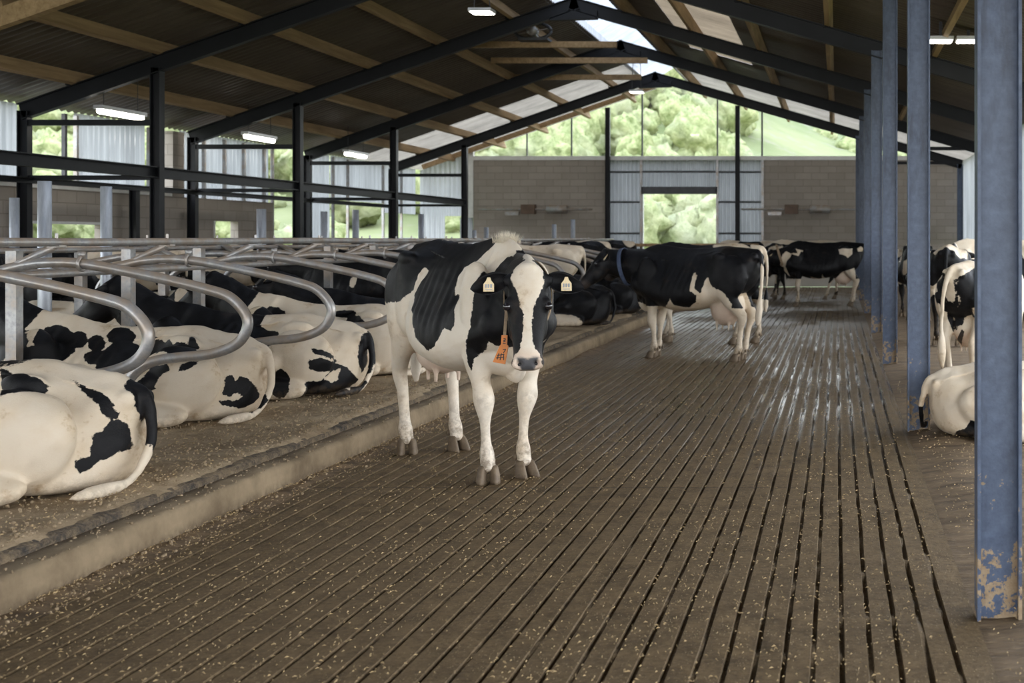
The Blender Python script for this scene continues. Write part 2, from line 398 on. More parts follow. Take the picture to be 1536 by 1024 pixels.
def build_floor():
    # grooved alley
    mb = MB(); pitch = .097; g = .0078; dp = .017
    ks = list(range(-31, 6)); xs = [-3.12]; zs = [0]
    for k in ks:
        c = .017 + k*pitch
        if c < -3.08 or c > .5: continue
        xs += [c-g-.003, c-g, c+g, c+g+.003]; zs += [0, -dp, -dp, 0]
    xs.append(.52); zs.append(0)
    ys = [-14, -10, -6, -3, -1, .3] + [.8 + .1*i for i in range(60)] + [6.8 + .25*i for i in range(60)] + [21.8 + .8*i for i in range(18)]
    v = []; f = []; nx = len(xs)
    for y in ys:
        for i, x in enumerate(xs):
            jx = noise.noise((x*3, y*1.7, 3.3))*.0035 if zs[i] < 0 or True else 0
            z = zs[i]
            if z < 0:   # muck half fills the grooves here and there
                z *= max(.05, min(1, .85 + 1.6*noise.noise((x*9, y*5.0, 1.1))))
            v.append((x + jx, y, z + .004*noise.noise((x*1.3, y*.9, 0))))
    for j in range(len(ys)-1):
        for i in range(nx-1):
            f.append((j*nx+i, j*nx+i+1, (j+1)*nx+i+1, (j+1)*nx+i))
    mb.add(v, f); struct(mb.build('floor', M['alley']))
    # transverse mat joints
    box_obj('ground_slab_passage', (-12.5, 27.0, -.08), (-3.121, 36, -.005), M['alley']).name = 'floor_passage'
    box_obj('floor_rear', (-12.5, -14, -.08), (-8.3, 26.999, 0), M['alley'])
    # dirt floor on the other side of the blue posts
    v = []; f = []; X = [.5 + .06*i for i in range(10)] + [1.1 + .12*i for i in range(22)]; X[-1] = 3.5
    Y = [-14, -8, -4, -1] + [.8 + .06*i for i in range(170)] + [11.0 + .3*i for i in range(84)]
    for y in Y:
        for x in X:
            t = min(1, max(0, (x-.5)/.25))
            z = -.006 + t*(.028 + .030*noise.noise((x*1.1, y*2.6, 5)) + .014*noise.noise((x*6, y*11, 2)))
            v.append((x, y, z))
    n = len(X)
    for j in range(len(Y)-1):
        for i in range(n-1): f.append((j*n+i, j*n+i+1, (j+1)*n+i+1, (j+1)*n+i))
    struct(MB().add(v, f).build('floor_dirt', M['dirt'], smooth=True))
    # kerb
    v = []; f = []; Y = [-14, -9, -5, -2] + [1 + .05*i for i in range(521)]
    prof = [(-3.12, -.02), (-3.118, .06), (-3.122, .125), (-3.132, .143), (-3.155, .149), (-3.20, .15), (-3.26, .150), (-3.30, .12), (-3.30, -.02)]
    for y in Y:
        for i, (x, z) in enumerate(prof):
            e = 1 if 2 <= i <= 5 else .35
            v.append((x + e*(.010*noise.noise((i*.7, y*3.1, 1)) + .006*noise.noise((i, y*13, 4))), y, z + (e*(.007*noise.noise((i*.7, y*4.3, 9)) + .005*noise.noise((i, y*17, 6))) if i > 1 else 0)))
    n = len(prof)
    for j in range(len(Y)-1):
        for i in range(n-1): f.append((j*n+i, (j+1)*n+i, (j+1)*n+i+1, j*n+i+1))
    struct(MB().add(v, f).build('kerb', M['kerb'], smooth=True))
    # mattress edge under the sawdust
    v = []; f = []
    for y in Y:
        w = .010*noise.noise((0, y*2.3, 3))
        v += [(-3.255 + w, y, .13), (-3.262 + w, y, .176), (-3.29 + w, y, .188), (-3.42, y, .188)]
    for j in range(len(Y)-1):
        for i in range(3): f.append((j*4+i, (j+1)*4+i, (j+1)*4+i+1, j*4+i+1))
    struct(MB().add(v, f).build('kerb_mattress', M['mat_edge'], smooth=True))
    # sawdust bedding
    X = [-8.3 + .14*i for i in range(26)] + [-4.66 + .035*i for i in range(14)] + [-4.17 + .02*i for i in range(46)]
    Y = [-14, -8, -3, 0] + [2 + .1*i for i in range(20)] + [4 + .02*i for i in range(270)] + [9.4 + .05*i for i in range(60)] + [12.4 + .18*i for i in range(82)]
    v = []; f = []
    for y in Y:
        for x in X:
            e = -3.262 - .045*(noise.noise((1.5, y*1.7, 0)) + .6*noise.noise((4, y*9, 0)) + .25*noise.noise((4, y*31, 0)) + .10) 
            xx = min(x, e + .02)
            t = min(1, max(0, (e - x)/.10 + .12))
            hgt = .024*noise.noise((x*1.6, y*1.4, 0)) + .014*noise.noise((x*5, y*4.4, 3)) + .009*noise.noise((x*13, y*13, 7)) + .006*abs(noise.noise((x*34, y*34, 2)))
            z = .170 + t*(.036 + hgt) 
            z -= .030*math.exp(-((x+3.55)/.32)**2 - ((y-6.95)/.38)**2) + .03*math.exp(-((x+4.3)/.6)**2 - ((y-7.1)/.4)**2)
            v.append((xx, y, z))
    n = len(X)
    for j in range(len(Y)-1):
        for i in range(n-1): f.append((j*n+i, j*n+i+1, (j+1)*n+i+1, (j+1)*n+i))
    o = MB().add(v, f).build('sawdust_bedding', M['bedding'], smooth=True)
    tag(o, 'loose brown sawdust bedding covering the raised stall platform', 'bedding', kind='stuff')
    # muck swept against the kerb foot
    v = []; f = []; X = [-3.13 + .02*i for i in range(14)]; Y = [-2] + [1 + .035*i for i in range(700)]
    for y in Y:
        for i, x in enumerate(X):
            t = 1 - i/(len(X)-1)
            a = max(0, .45 + .9*noise.noise((7, y*.9, 1)))
            z = -.012 + (t**1.5)*(.014 + .034*a) + t*(.010*noise.noise((x*22, y*16, 1)) + .007*noise.noise((x*60, y*50, 4)))*(.4+a)
            v.append((x + .01*noise.noise((i, y*4, 8)), y, z))
    n = len(X)
    for j in range(len(Y)-1):
        for i in range(n-1): f.append((j*n+i, j*n+i+1, (j+1)*n+i+1, (j+1)*n+i))
    o = MB().add(v, f).build('muck_ridge', M['dirt'], smooth=True)
    tag(o, 'crumbly brown muck lying along the foot of the concrete kerb', 'muck', kind='stuff')
    # clods of bedding
    mb = MB(); r = random.Random(8); ico = ellipsoid((0, 0, 0), (1, 1, 1), None, 3)
    for k in range(5200):
        u = r.random()
        if u < .74: x, y, z = -3.27 - 1.3*r.random()**1.3, 3.6 + 6.6*r.random()**1.3, .218
        elif u < .86: x, y, z = -3.13 - .15*r.random(), 3.6 + 8*r.random()**1.3, .150
        else: x, y, z = -3.09 + .20*r.random()**2.2, 3.6 + 9*r.random()**1.4, .022
        s = .003 + .007*r.random()**3
        mb.add([(x + p[0]*s*(.7+.6*r.random()), y + p[1]*s*(.7+.6*r.random()), z + p[2]*s*.8) for p in ico.v], ico.f)
    o = mb.build('bedding_crumbs', M['bedding'], None, True)
    tag(o, 'crumbs of sawdust and muck strewn over the bedding and kerb', 'bedding', kind='stuff')
    # straw chips
    mb = MB(); r = random.Random(3)
    for k in range(18000):
        q = r.random()
        if q < .60:
            y = 2.6 + 9.5*r.random()**2.0; x = -3.05 + 3.5*r.random(); z = .005
            if noise.noise((x*1.3, y*.8, 2)) < -.15 and r.random() < .7: continue
        elif q < .69:
            y = 3.5 + 10*r.random()**1.6; x = -3.10 + .22*r.random()**2; z = .028 - (x+3.1)*.10
        elif q < .88:
            y = 3.2 + 8*r.random()**1.5; x = -3.3 - 1.6*r.random()**1.4; z = .224
        else:
            y = 3.5 + 8*r.random(); x = .55 + .9*r.random(); z = .05
        L = .006 + .014*r.random()**2; w = .0010 + .0009*r.random(); a = r.random()*math.pi
        c, s_ = math.cos(a), math.sin(a); t = .004*r.random()
        if z == .005 and abs(((x-.017)/.097) % 1) < .08: z = .006
        p = [(x-c*L/2-s_*w/2, y-s_*L/2+c*w/2, z), (x+c*L/2-s_*w/2, y+s_*L/2+c*w/2, z+t), (x+c*L/2+s_*w/2, y+s_*L/2-c*w/2, z+t), (x-c*L/2+s_*w/2, y-s_*L/2-c*w/2, z), (x, y, z+.004+t)]
        mb.add(p, [(0, 1, 4), (1, 2, 4), (2, 3, 4), (3, 0, 4), (3, 2, 1, 0)])
    o = mb.build('straw_chips', M['straw'])
    tag(o, 'pale chopped straw scattered over the alley floor and bedding', 'straw', kind='stuff')

def build_roof():
    def sheet(name, x0, x1, y0, y1, mat, lift=.36):
        pitch = .177; n = int((y1-y0)/pitch*6); v = []; f = []
        for i in range(n+1):
            y = y0 + (y1-y0)*i/n; o = .024*math.cos(2*math.pi*y/pitch)
            for x in (x0, x1): v.append((x, y, zraf(x if not (x0 < -5 and x == -5) else -5.0001) + lift + o))
        for i in range(n): f.append((2*i, 2*i+1, 2*i+3, 2*i+2))
        o = struct(MB().add(v, f).build(name, mat, smooth=True)); return o
    Y0 = ROOF_Y0
    sheet('roof', -12.75, -5.55, Y0, 31.6, M['roof'])
    sheet('roof', -12.75, -5.55, 31.6, 37.0, M['skylight'])
    sheet('roof', -4.45, -3.3, Y0, 31.6, M['roof'])
    sheet('roof', -3.3, -1.9, 16.5, 27.0, M['strip'], .365)
    sheet('roof', -3.3, -1.9, Y0, 16.5, M['roof'])
    sheet('roof', -3.3, -1.9, 27.0, 31.6, M['roof'])
    sheet('roof', -1.9, 3.9, Y0, 31.6, M['roof'])
    sheet('roof', -4.45, 3.9, 31.6, 37.0, M['skylight'])
    # raised ridge light
    v = []; f = []
    for y in (Y0, 36.9): v += [(-5.62, y, zl(-5.62)+.62), (-5, y, 5.88+.80), (-4.38, y, zr(-4.38)+.62)]
    v += [(-5.62, Y0, zl(-5.62)+.34), (-5.62, 36.9, zl(-5.62)+.34), (-4.38, Y0, zr(-4.38)+.34), (-4.38, 36.9, zr(-4.38)+.34)]
    f = [(0, 1, 4, 3), (1, 2, 5, 4), (6, 0, 3, 7), (2, 8, 9, 5)]
    struct(MB().add(v, f).build('roof_ridge', M['ridge']))
    # ------------- steel portal rafters, with cleats
    words = ['second steel frame before the far gable', 'steel frame', '', '']
    info = {3: ('frame nearest the camera', 'first'), 4: ('second frame back', 'second'), 5: ('third frame back', 'third'), 6: ('frame closest to the far gable wall', 'last')}
    for i in (3, 4, 5, 6):
        y = FY[i]
        for side in ('left', 'right'):
            nm = 'steel_rafter'
            r = empty(nm, (XEL if side == 'left' else XER, y, zraf(XEL if side == 'left' else XER)), label=f"black steel rafter sloping {'up from the window side' if side == 'left' else 'down to the blue posts'}, {info[i][0]}", cat='rafter', group='black steel roof frames')
            bx = r.location
            mb = MB()
            if side == 'left': mb.ibeam((XEL-.05, y, zl(XEL-.05)), (-4.93, y, 5.905), .25, .12)
            else: mb.ibeam((-5.07, y, 5.90), (XER+.05, y, zr(XER+.05)), .25, .12)
            o = mb.build('beam', M['black'], r); o.data.transform(Matrix.Translation(-bx))
            if side == 'left':
                mb = MB()
                mb.prism([(-.06,-.16),(.06,-.16),(.06,.0),(-.06,.0)], (-5.45, y, zl(-5.45)), (-4.55, y, zr(-4.55)), (0, 0, 1))
                mb.v = mb.v
                o = mb.build('apex_plate', M['black'], r); o.data.transform(Matrix.Translation(-bx))
            for px in (PURL_L if side == 'left' else PURL_R):
                if px > XER or px < XEL: continue
                mb = MB(); z = zraf(px) + .125; s_ = .349 if side == 'left' else -.286
                mb.bar((px-.075, y-.04, z), (px-.075, y-.04, z+.20), .012, .09, (0, 1, 0)); mb.box((px-.09, y-.06, z-.01), (px+.02, y+.06, z+.012))
                o = mb.build('cleat', M['black'], r); o.data.transform(Matrix.Translation(-bx))
    # ------------- timber purlins
    for k, px in enumerate(PURL_L + PURL_R):
        y0, y1 = (14.6 if px < -5 else 9.0), 36.85
        z = zraf(px) + .125 + .105
        s_ = math.atan(.349) if px < -5 else -math.atan(.286)
        up = (-math.sin(s_), 0, math.cos(s_))
        mb = MB().bar((px, y0, z), (px, y1, z), .075, .20, up)
        o = mb.build('timber_purlin', M['timber'])
        lab = (['lowest purlin above the window wall', 'second purlin up from the window wall', 'third purlin up from the window wall', 'fourth purlin up from the window wall', 'purlin just below the ridge on the window slope'] +
               ['purlin just below the ridge on the blue post slope', 'purlin under the bright rooflight strip', 'purlin halfway down the blue post slope', 'purlin just above the tops of the blue posts', 'lowest purlin on the blue post slope'])[k] if k < 10 else 'purlin'
        tag(o, 'long pale timber ' + lab, 'purlin', 'timber roof purlins')
    mb = MB().bar((-12.6, 14.5, zl(-12.6)-.02), (-8.0, 14.5, zl(-8.0)-.02), .12, .22)
    tag(mb.build('timber_rafter', M['timber']), 'short timber rafter end crossing the top corner above the stalls', 'rafter')
    mb = MB().bar((-12.4, 35.93, zl(-12.4)+.27), (-5.0, 35.93, 5.88+.27), .10, .14)
    tag(mb.build('verge_board', M['timber']), 'timber verge board along the window slope of the far gable', 'board')
    mb = MB().bar((-5.0, 35.93, 5.88+.27), (3.3, 35.93, zr(3.3)+.27), .10, .14)
    tag(mb.build('verge_board', M['timber']), 'timber verge board along the blue post slope of the far gable', 'board')
    # ties under the ridge
    for k, (y, z, x0, x1, lab) in enumerate([(24.0, 5.30, -7.45, -4.4, 'front one of three'), (26.0, 5.28, -7.48, -4.1, 'middle one of three'), (28.25, 5.22, -7.6, -4.6, 'rear one of three')]):
        mb = MB().bar((x0, y, z), (x1, y, z), .09, .12)
        tag(mb.build('timber_tie', M['timber']), f'timber tie beam under the ridge, {lab}', 'beam', 'ties under the ridge')
    # fan motor sitting on the front tie
    f = empty('ridge_fan', (-6.0, 23.7, 5.36), label='dark fan with bright motor on the front ridge tie', cat='fan')
    mb = MB(); ring = [(.36*math.cos(a), 0, .36*math.sin(a)*.45 + .16) for a in np.linspace(0, 2*math.pi, 25)]
    mb.tube(ring, .035, 8); mb.build('housing', M['darkgrey'], f, True)
    mb = MB().tube([(0, -.16, .16), (0, -.14, .16), (0, .1, .16), (0, .12, .16)], [.02, .10, .10, .02], 14); mb.build('motor', M['galv'], f, True)
    for a in range(4):
        t = a*math.pi/2 + .4
        mb = MB().bar((.08*math.cos(t), 0, .16+.08*math.sin(t)*.45), (.32*math.cos(t), .02, .16+.32*math.sin(t)*.45), .012, .07, (0, 1, .4)); mb.build('blade', M['galv'], f)
    mb = MB(); mb.box((-.3, -.04, -.02), (.3, .34, .03)); mb.build('bracket', M['darkgrey'], f)

def build_posts():
    lab = ['wide blue steel post closest to the camera with rust flaked foot',
           'blue steel post second in the row, beside the lying cow',
           'blue steel post third in the row, its foot on the alley edge',
           'blue steel post fourth in the row, under the first visible rafter',
           'blue steel post fifth in the row towards the far wall',
           'blue steel post sixth in the row towards the far wall',
           'blue steel post at the far end of the row']
    for i, y in enumerate(FY):
        r = empty('steel_post', (XR, y, 0), label=lab[i], cat='post', group='blue steel posts along the alley')
        top = zr(XR) - .02
        h = .165
        mb = MB(); d = .10
        # column: web faces the camera, flange edges show either side
        tf = .013; b = h/2
        mb.box((-b, -d/2, 0), (-b+tf, d/2, top)); mb.box((b-tf, -d/2, 0), (b, d/2, top)); mb.box((-b+tf, -.010, 0), (b-tf, .010, top))
        mb.build('shaft', M['blue'], r)
    # far eave posts on that side
    for i in (5, 6):
        mb = MB().ibeam((0, 0, 0), (0, 0, zr(XER)), .16, .10, up=(1, 0, 0)); o = mb.build('eave_post', M['blue']); o.location = (XER, FY[i], 0)
        tag(o, 'dark blue eave post beside the pale side sheeting, ' + ('nearer one' if i == 5 else 'farther one by the gable'), 'post', 'blue eave posts')
        tie = MB().bar((XR+.08, FY[i], zr(XER)+.03), (XER-.08, FY[i], zr(XER)+.03), .08, .08)
        tag(tie.build('cross_tie', M['black']), 'black cross tie from blue post to eave, ' + ('nearer one' if i == 5 else 'farther one'), 'tie')
    tie = MB().bar((XR+.08, FY[4], 3.52), (XER+.2, FY[4], 3.54), .08, .08)
    # window side posts
    lab = ['black steel post nearest the camera on the stall side', 'black steel post second on the stall side', 'black steel post third on the stall side', 'black steel post at the far end of the stall side']
    lab2 = ['black eave post against the window wall, nearest one', 'black eave post against the window wall, second one', 'black eave post against the window wall, third one', 'black eave post against the window wall, far one']
    for k, i in enumerate((3, 4, 5, 6)):
        y = FY[i]
        mb = MB().ibeam((0, 0, 0), (0, 0, zl(XL)-.05), .15, .14, up=(1, 0, 0)); o = mb.build('steel_post', M['black']); o.location = (XL, y, 0)
        tag(o, lab[k], 'post', 'black stall side posts')
        mb = MB().ibeam((0, 0, 0), (0, 0, zl(XEL)), .16, .12, up=(1, 0, 0)); o = mb.build('eave_post', M['black']); o.location = (XEL, y, 0)
        tag(o, lab2[k], 'post', 'black eave posts')
        for z, nm, w in ((3.17, 'upper cross tie', .085), (2.34, 'lower cross tie', .07)):
            mb = MB().bar((XEL+.08, y, z), (XL-.075, y, z), w, w); o = mb.build('cross_tie', M['black'])
            tag(o, f'black {nm} joining eave post and stall side post, ' + ('first frame', 'second frame', 'third frame', 'far frame')[k], 'tie', 'black cross ties')
    # girders running along the barn
    mb = MB().ibeam((XL, 12.0, 2.42), (XL, 33.0, 2.42), .17, .12); tag(mb.build('girder', M['black']), 'long black girder running along the stall side posts', 'girder')
    mb = MB().ibeam((XEL+.12, 12.0, 2.30), (XEL+.12, 33.0, 2.30), .09, .09); tag(mb.build('girder', M['black']), 'thinner black girder running along the eave posts', 'girder')
    mb = MB().ibeam((0, 0, 0), (0, 0, 2.28), .12, .12, up=(1, 0, 0)); o = mb.build('wall_post', M['black']); o.location = (-12.2, 20.85, 0)
    tag(o, 'slim black post against the block wall under the girder', 'post')

def build_walls():
    X = -12.6
    wall_holes('wall_left', 'x', X, .16, 13.5, 26.65, 0, 2.22, [(18.7, 20.5, .95, 1.66), (24.15, 25.1, 1.0, 1.78)], M['block'])
    box_obj('wall_left_pier', (X-.10, 22.6, 2.22), (X+.10, 22.98, 3.45), M['block'])
    box_obj('trim_1', (X-.10, 13.5, 2.22), (X+.10, 22.58, 2.30), M['white']); 
    for (a, b, z0, z1) in [(13.5, 18.45, 2.30, 3.5), (19.82, 21.85, 2.30, 3.5), (23.0, 26.6, 2.22, 3.5), (28.66, 29.85, 0, 3.5), (29.85, 33.2, 2.40, 3.5), (33.2, 35.9, 2.15, 3.5)]:
        corr('wall_left_sheet', 'x', X, a, b, z0, z1, M['sheet'])
    corr('wall_left_sheet', 'x', X, 33.2, 35.9, 0, 1.45, M['sheet'])
    wall_holes('wall_left_low', 'x', X, .14, 29.9, 33.2, 0, 1.25, [], M['block'])
    k = 0
    for y, z0, z1 in [(18.5, 2.3, 3.45), (19.5, 2.3, 3.45), (19.8, 2.3, 3.45), (21.9, 2.3, 3.45), (23.0, 2.2, 3.45), (23.8, 2.2, 3.45), (24.6, 2.2, 3.45), (25.4, 2.2, 3.45), (26.3, 2.2, 3.45), (26.68, 0, 3.45), (28.62, 0, 3.45), (29.9, 0, 3.45), (30.8, 1.25, 3.45), (33.2, 0, 3.45), (34.6, 0, 3.45)]:
        m = MB().box((X+.02, y-.03, z0), (X+.08, y+.03, z1)).build('trim_mullion', M['galv'] if y not in (18.5, 19.5) else M['darkgrey']); struct(m)
    box_obj('trim_2', (X-.1, 24.1, .98), (X+.1, 24.15, 1.78), M['white']); box_obj('trim_3', (X-.1, 18.6, 1.66), (X+.1, 20.6, 1.70), M['white'])
    box_obj('trim_4', (X-.1, 26.7, .0), (X+.06, 28.6, .35), M['white'])
    # gable end
    Y = YEND
    box_obj('wall_back', (-10.9, Y, 0), (-6.88, Y+.2, 3.78), M['block'])
    box_obj('wall_back', (-2.2, Y, 0), (3.7, Y+.2, 3.78), M['block'])
    box_obj('trim_5', (-10.95, Y-.03, 3.78), (3.75, Y+.23, 3.90), M['white'])
    box_obj('trim_6', (-11.05, Y-.02, 2.05), (-10.9, Y+.15, 4.12), M['white'])
    corr('wall_back_sheet', 'y', Y, -12.5, -11.15, 2.10, 3.3, M['sheet'], ztop=lambda u: zl(u)+.2)
    corr('wall_back_sheet', 'y', Y, -12.5, -11.75, 0, 2.1, M['sheet'])
    corr('wall_back_sheet', 'y', Y, -11.30, -10.9, 0, 2.05, M['clad'])
    # door bay
    corr('wall_back_cladding', 'y', Y+.05, -6.84, -5.86, 0, 3.78, M['clad'], .12)
    corr('wall_back_cladding', 'y', Y+.05, -3.58, -2.24, 0, 3.78, M['clad'], .12)
    corr('wall_back_cladding', 'y', Y+.05, -5.86, -3.58, 2.98, 3.78, M['clad'], .12)
    box_obj('trim_7', (-5.86, Y-.06, 2.76), (-3.58, Y+.06, 2.98), M['darkgrey'])
    for z in (3.42, 2.52, 1.58, .6):
        for a, b in ((-6.8, -5.9), (-3.55, -2.26)): box_obj('trim_rail', (a, Y-.04, z-.03), (b, Y+.02, z+.03), M['darkgrey'])
    box_obj('trim_rail', (-5.86, Y-.04, 3.40), (-3.58, Y+.02, 3.46), M['darkgrey'])
    box_obj('trim_8', (-5.86, Y-.02, 0), (-5.80, Y+.1, 2.78), M['white'])
    for x in (-5.86, -3.58, -2.22): box_obj('trim_post', (x-.035, Y-.06, 0), (x+.035, Y+.04, 3.78), M['galv'])
    for x, w in ((-9.3, .018), (-7.96, .02), (-5.84, .022), (-3.58, .022), (-2.24, .025)):
        z1 = zraf(x)+.2
        box_obj('trim_mullion', (x-w, Y+.02, 3.9), (x+w, Y+.08, z1), M['darkgrey'])
    for x in (-6.84, -2.96):
        mb = MB().ibeam((x, Y-.15, 0), (x, Y-.15, zraf(x)+.1), .14, .10, up=(1, 0, 0)); o = mb.build('gable_post', M['black'])
        tag(o, 'tall black gable post ' + ('between block wall and ribbed cladding' if x < -5 else 'in front of the ribbed cladding past the doorway'), 'post', 'tall gable posts')
    v = [(-10.9, Y+.1, 3.9), (3.2, Y+.1, 3.9), (3.2, Y+.1, zr(3.2)+.2), (-5, Y+.1, 6.05), (-10.9, Y+.1, zl(-10.9)+.2)]
    v2 = [(a, b+.006, c) for a, b, c in v]
    mb = MB().add(v + v2, [(0, 1, 2, 3, 4), (9, 8, 7, 6, 5)] + [(i, 5+i, 5+(i+1) % 5, (i+1) % 5) for i in range(5)])
    struct(mb.build('window_1', M['pane']))
    # the other side
    box_obj('wall_right', (3.62, 20, 0), (3.78, 36.2, 1.05), M['plaster'])
    box_obj('wall_back_plinth', (1.3, 35.5, 0), (3.6, 35.7, 1.02), M['plaster'])
    box_obj('wall_back_plinth', (-2.2, 35.6, 0), (1.3, 35.75, .42), M['plaster'])
    corr('wall_right_sheet', 'x', 3.72, 20, 36, 1.30, 3.7, M['sheet'])
    # winches on the end wall
    for x, lab in ((-9.2, 'curtain winch on the end wall near the stalls'), (-1.35, 'curtain winch on the end wall near the blue posts')):
        w = empty('wall_winch', (x, 35.95, 2.28), label='grey ' + lab, cat='winch', group='wall winches')
        MB().box((-.2, -.24, -.12), (.2, .0, .16)).build('gearbox', M['brownbox'], w)
        MB().tube([(-1.5, -.12, .02), (1.9, -.12, .02)], .028, 8).build('shaft', M['galv'], w, True)
        MB().tube([(.55, -.12, .02), (1.15, -.12, .02)], .13, 12).build('drum', M['galv'], w, True)
        MB().box((-.7, -.14, -.16), (-.3, -.02, -.06)).build('arm', M['galv'], w)

def build_lamps():
    def flood(loc, lab, wires=0, tilt=0):
        r = empty('led_floodlight', loc, label=lab, cat='lamp', group='LED floodlights under the roof')
        MB().box((-.17, -.14, .0), (.17, .14, .05)).build('housing', M['lamp_box'], r)
        MB().box((-.15, -.125, -.012), (.15, .125, -.001)).build('lens', M['lamp'], r)
        if wires:
            for x in (-.12, .12): MB().tube([(x, 0, .05), (x*.6, 0, .05+wires)], .007, 6).build('hanger', M['darkgrey'], r)
        else:
            MB().box((-.02, -.02, .05), (.02, .02, .05+.30)).build('hanger', M['darkgrey'], r)
    flood((-5.35, 18.1, 4.83), 'bright floodlight under the ridge nearest the camera', .9)
    flood((-5.0, 30.0, 5.08), 'floodlight on two wires in front of the far gable', 1.1)
    flood((1.42, 16.4, 4.12), 'floodlight of a pair behind the blue posts, one nearer the alley')
    flood((1.80, 16.4, 4.12), 'floodlight of a pair behind the blue posts, one farther from the alley')
    for y, lab in ((18.95, 'tube light above the window wall, closest of three'), (23.5, 'tube light above the window wall, middle of three'), (28.2, 'tube light above the window wall, farthest of three')):
        r = empty('tube_light', (-11.3, y, 3.38), label='white ' + lab, cat='lamp', group='tube lights along the eave')
        MB().box((-.07, -.6, .03), (.07, .6, .09)).build('housing', M['lamp_box'], r)
        MB().tube([(0, -.56, 0), (0, .56, 0)], .045, 10).build('tube', M['lamp'], r, True)
        for yy in (-.45, .45): MB().tube([(0, yy, .09), (0, yy, zl(-11.3)+.33-3.38)], .006, 6).build('hanger', M['darkgrey'], r)

LOOP = [(-5.36, 1.205), (-5.1, 1.262), (-4.80, 1.262), (-4.4, 1.19), (-4.0, 1.098), (-3.84, 1.035), (-3.745, .90), (-3.80, .765), (-3.97, .69), (-4.2, .665), (-4.36, .635), (-4.48, .55), (-4.56, .40), (-4.60, .25), (-4.61, .05)]
def build_stalls():
    def divider(mirror=False):
        r = empty('stall_divider', (0, 0, 0))
        s = -1 if mirror else 1
        bx = -4.61
        T = lambda x: s*(x-bx)
        path = catmull([(T(x), 0, z-.2) for x, z in LOOP], 7)
        MB().tube(path, .033, 14).build('loop', M['galv'], r, True)
        MB().tube([(T(-5.31), 0, 1.0), (T(-5.16), 0, 1.08), (T(-4.98), 0, 1.17)], .025, 10).build('strut', M['galv'], r, True)
        mb = MB(); a = np.linspace(0, 2*math.pi, 17)
        mb.tube([(T(-4.80), .042*math.cos(t), 1.062+.042*math.sin(t)) for t in a], .012, 6)
        mb.box((min(T(-4.82), T(-4.78)), -.012, 1.10), (max(T(-4.82), T(-4.78)), .012, 1.14)); mb.build('clamp', M['galv'], r, True)
        mb = MB(); mb.box((min(T(-5.0), T(-4.92)), -.035, 1.165), (max(T(-5.0), T(-4.92)), .035, 1.18)); mb.tube([(T(-4.96), 0, 1.18), (T(-4.96), 0, 1.255)], .010, 6); mb.build('bolt', M['galv'], r)
        return r
    p1 = divider()
    ys = [5.30, 6.53, 7.63, 8.89, 10.24, 11.5] + [12.75 + 1.25*i for i in range(11)]
    names = {0: 'behind the white rump nearest the camera, mostly out of frame', 1: 'first from the front, curving over the black and white flank', 2: 'second from the front, leg beside the cream rump', 3: 'third from the front, over the cow with the black forequarters', 4: 'fourth from the front, ending beside the standing cow'}
    for k, y in enumerate(ys):
        if k == 0: continue
        r = p1 if k == 1 else copy_tree(p1)
        r.location = (-4.61, y, .2)
        tag(r, 'galvanised loop stall divider, ' + names.get(k, 'one of those lined up behind the standing cow'), 'stall divider', 'loop dividers of the near stall row')
    p2 = divider(True)
    for k in range(12):
        y = 11.05 + 1.25*k
        r = p2 if k == 0 else copy_tree(p2)
        r.location = (-6.70, y, .2)
        tag(r, 'galvanised loop stall divider of the second row behind the near stalls', 'stall divider', 'loop dividers of the second stall row')
    def rail(x, z, rad, y0, y1, lab):
        o = MB().tube([(0, y0 + (y1-y0)*i/12, .004*math.sin(i*2.1)) for i in range(13)], rad, 12).build('pipe_rail', M['galv'], None, True); o.location = (x, 0, z)
        tag(o, lab, 'rail')
    rail(-4.96, 1.400, .027, 4.2, 26.6, 'dusty top rail running along the stall dividers at eye height')
    rail(-5.20, 1.19, .0245, 4.2, 26.6, 'galvanised neck rail under the dusty top rail')
    rail(-6.32, 1.33, .022, 6.0, 26.6, 'top rail of the second stall row')
    rail(-6.10, 1.17, .022, 6.0, 26.6, 'neck rail of the second stall row')
    posts = [(-5.40, 7.88, 1.34), (-5.40, 9.15, 1.34), (-5.42, 10.2, 1.34), (-6.45, 10.24, 1.32), (-6.45, 11.5, 1.32)] + [(-5.40, 11.5+1.25*i, 1.34) for i in range(1, 13)]
    for k, (x, y, z) in enumerate(posts):
        o = MB().box((-.035, -.035, -.05), (.035, .035, z-.2)).build('stall_post', M['galv']); o.location = (x, y, .2)
        lab = ['first from the edge of the view', 'third from the edge of the view, beside the white-blazed face', 'fourth, next to the white-blazed face', 'of the second row, closer to the camera', 'of the second row, past the white-blazed face'][k] if k < 5 else 'in the line going back behind the standing cow'
        tag(o, 'square galvanised stall post ' + lab, 'post', 'square stall posts')
    tall = [(-6.60, 10.0, 1.90, .052), (-7.0, 11.5, 1.92, .05), (-9.25, 13.5, 1.88, .05), (-9.3, 19.4, 1.90, .07), (-9.4, 22.0, 1.92, .06), (-9.3, 23.2, 1.98, .06), (-8.9, 25.7, 1.95, .06), (-6.0, 27.3, 1.86, .05), (-6.5, 27.6, 1.75, .05), (-8.0, 27.4, 1.68, .05), (-8.55, 28.3, 1.62, .05)]
    tl = ['tall, closest to the camera', 'tall, second from the camera', 'slim one at the edge of the view', 'wide one before the small block wall window', 'before the ribbed door sheet', 'before the open window bay', 'near the far end of the stall side', 'standing by the plank topped gate', 'beside the gate winch on the end wall', 'just behind the standing cow withers', 'behind the standing cow back, by the corner trim']
    for k, (x, y, z, r_) in enumerate(tall):
        o = MB().tube([(0, 0, 0), (0, 0, z*.5), (0, 0, z)], r_, 16).build('galvanised_post', M['galv2'], None, True); o.location = (x, y, 0)
        tag(o, 'round galvanised post, ' + tl[k], 'post', 'round galvanised posts')
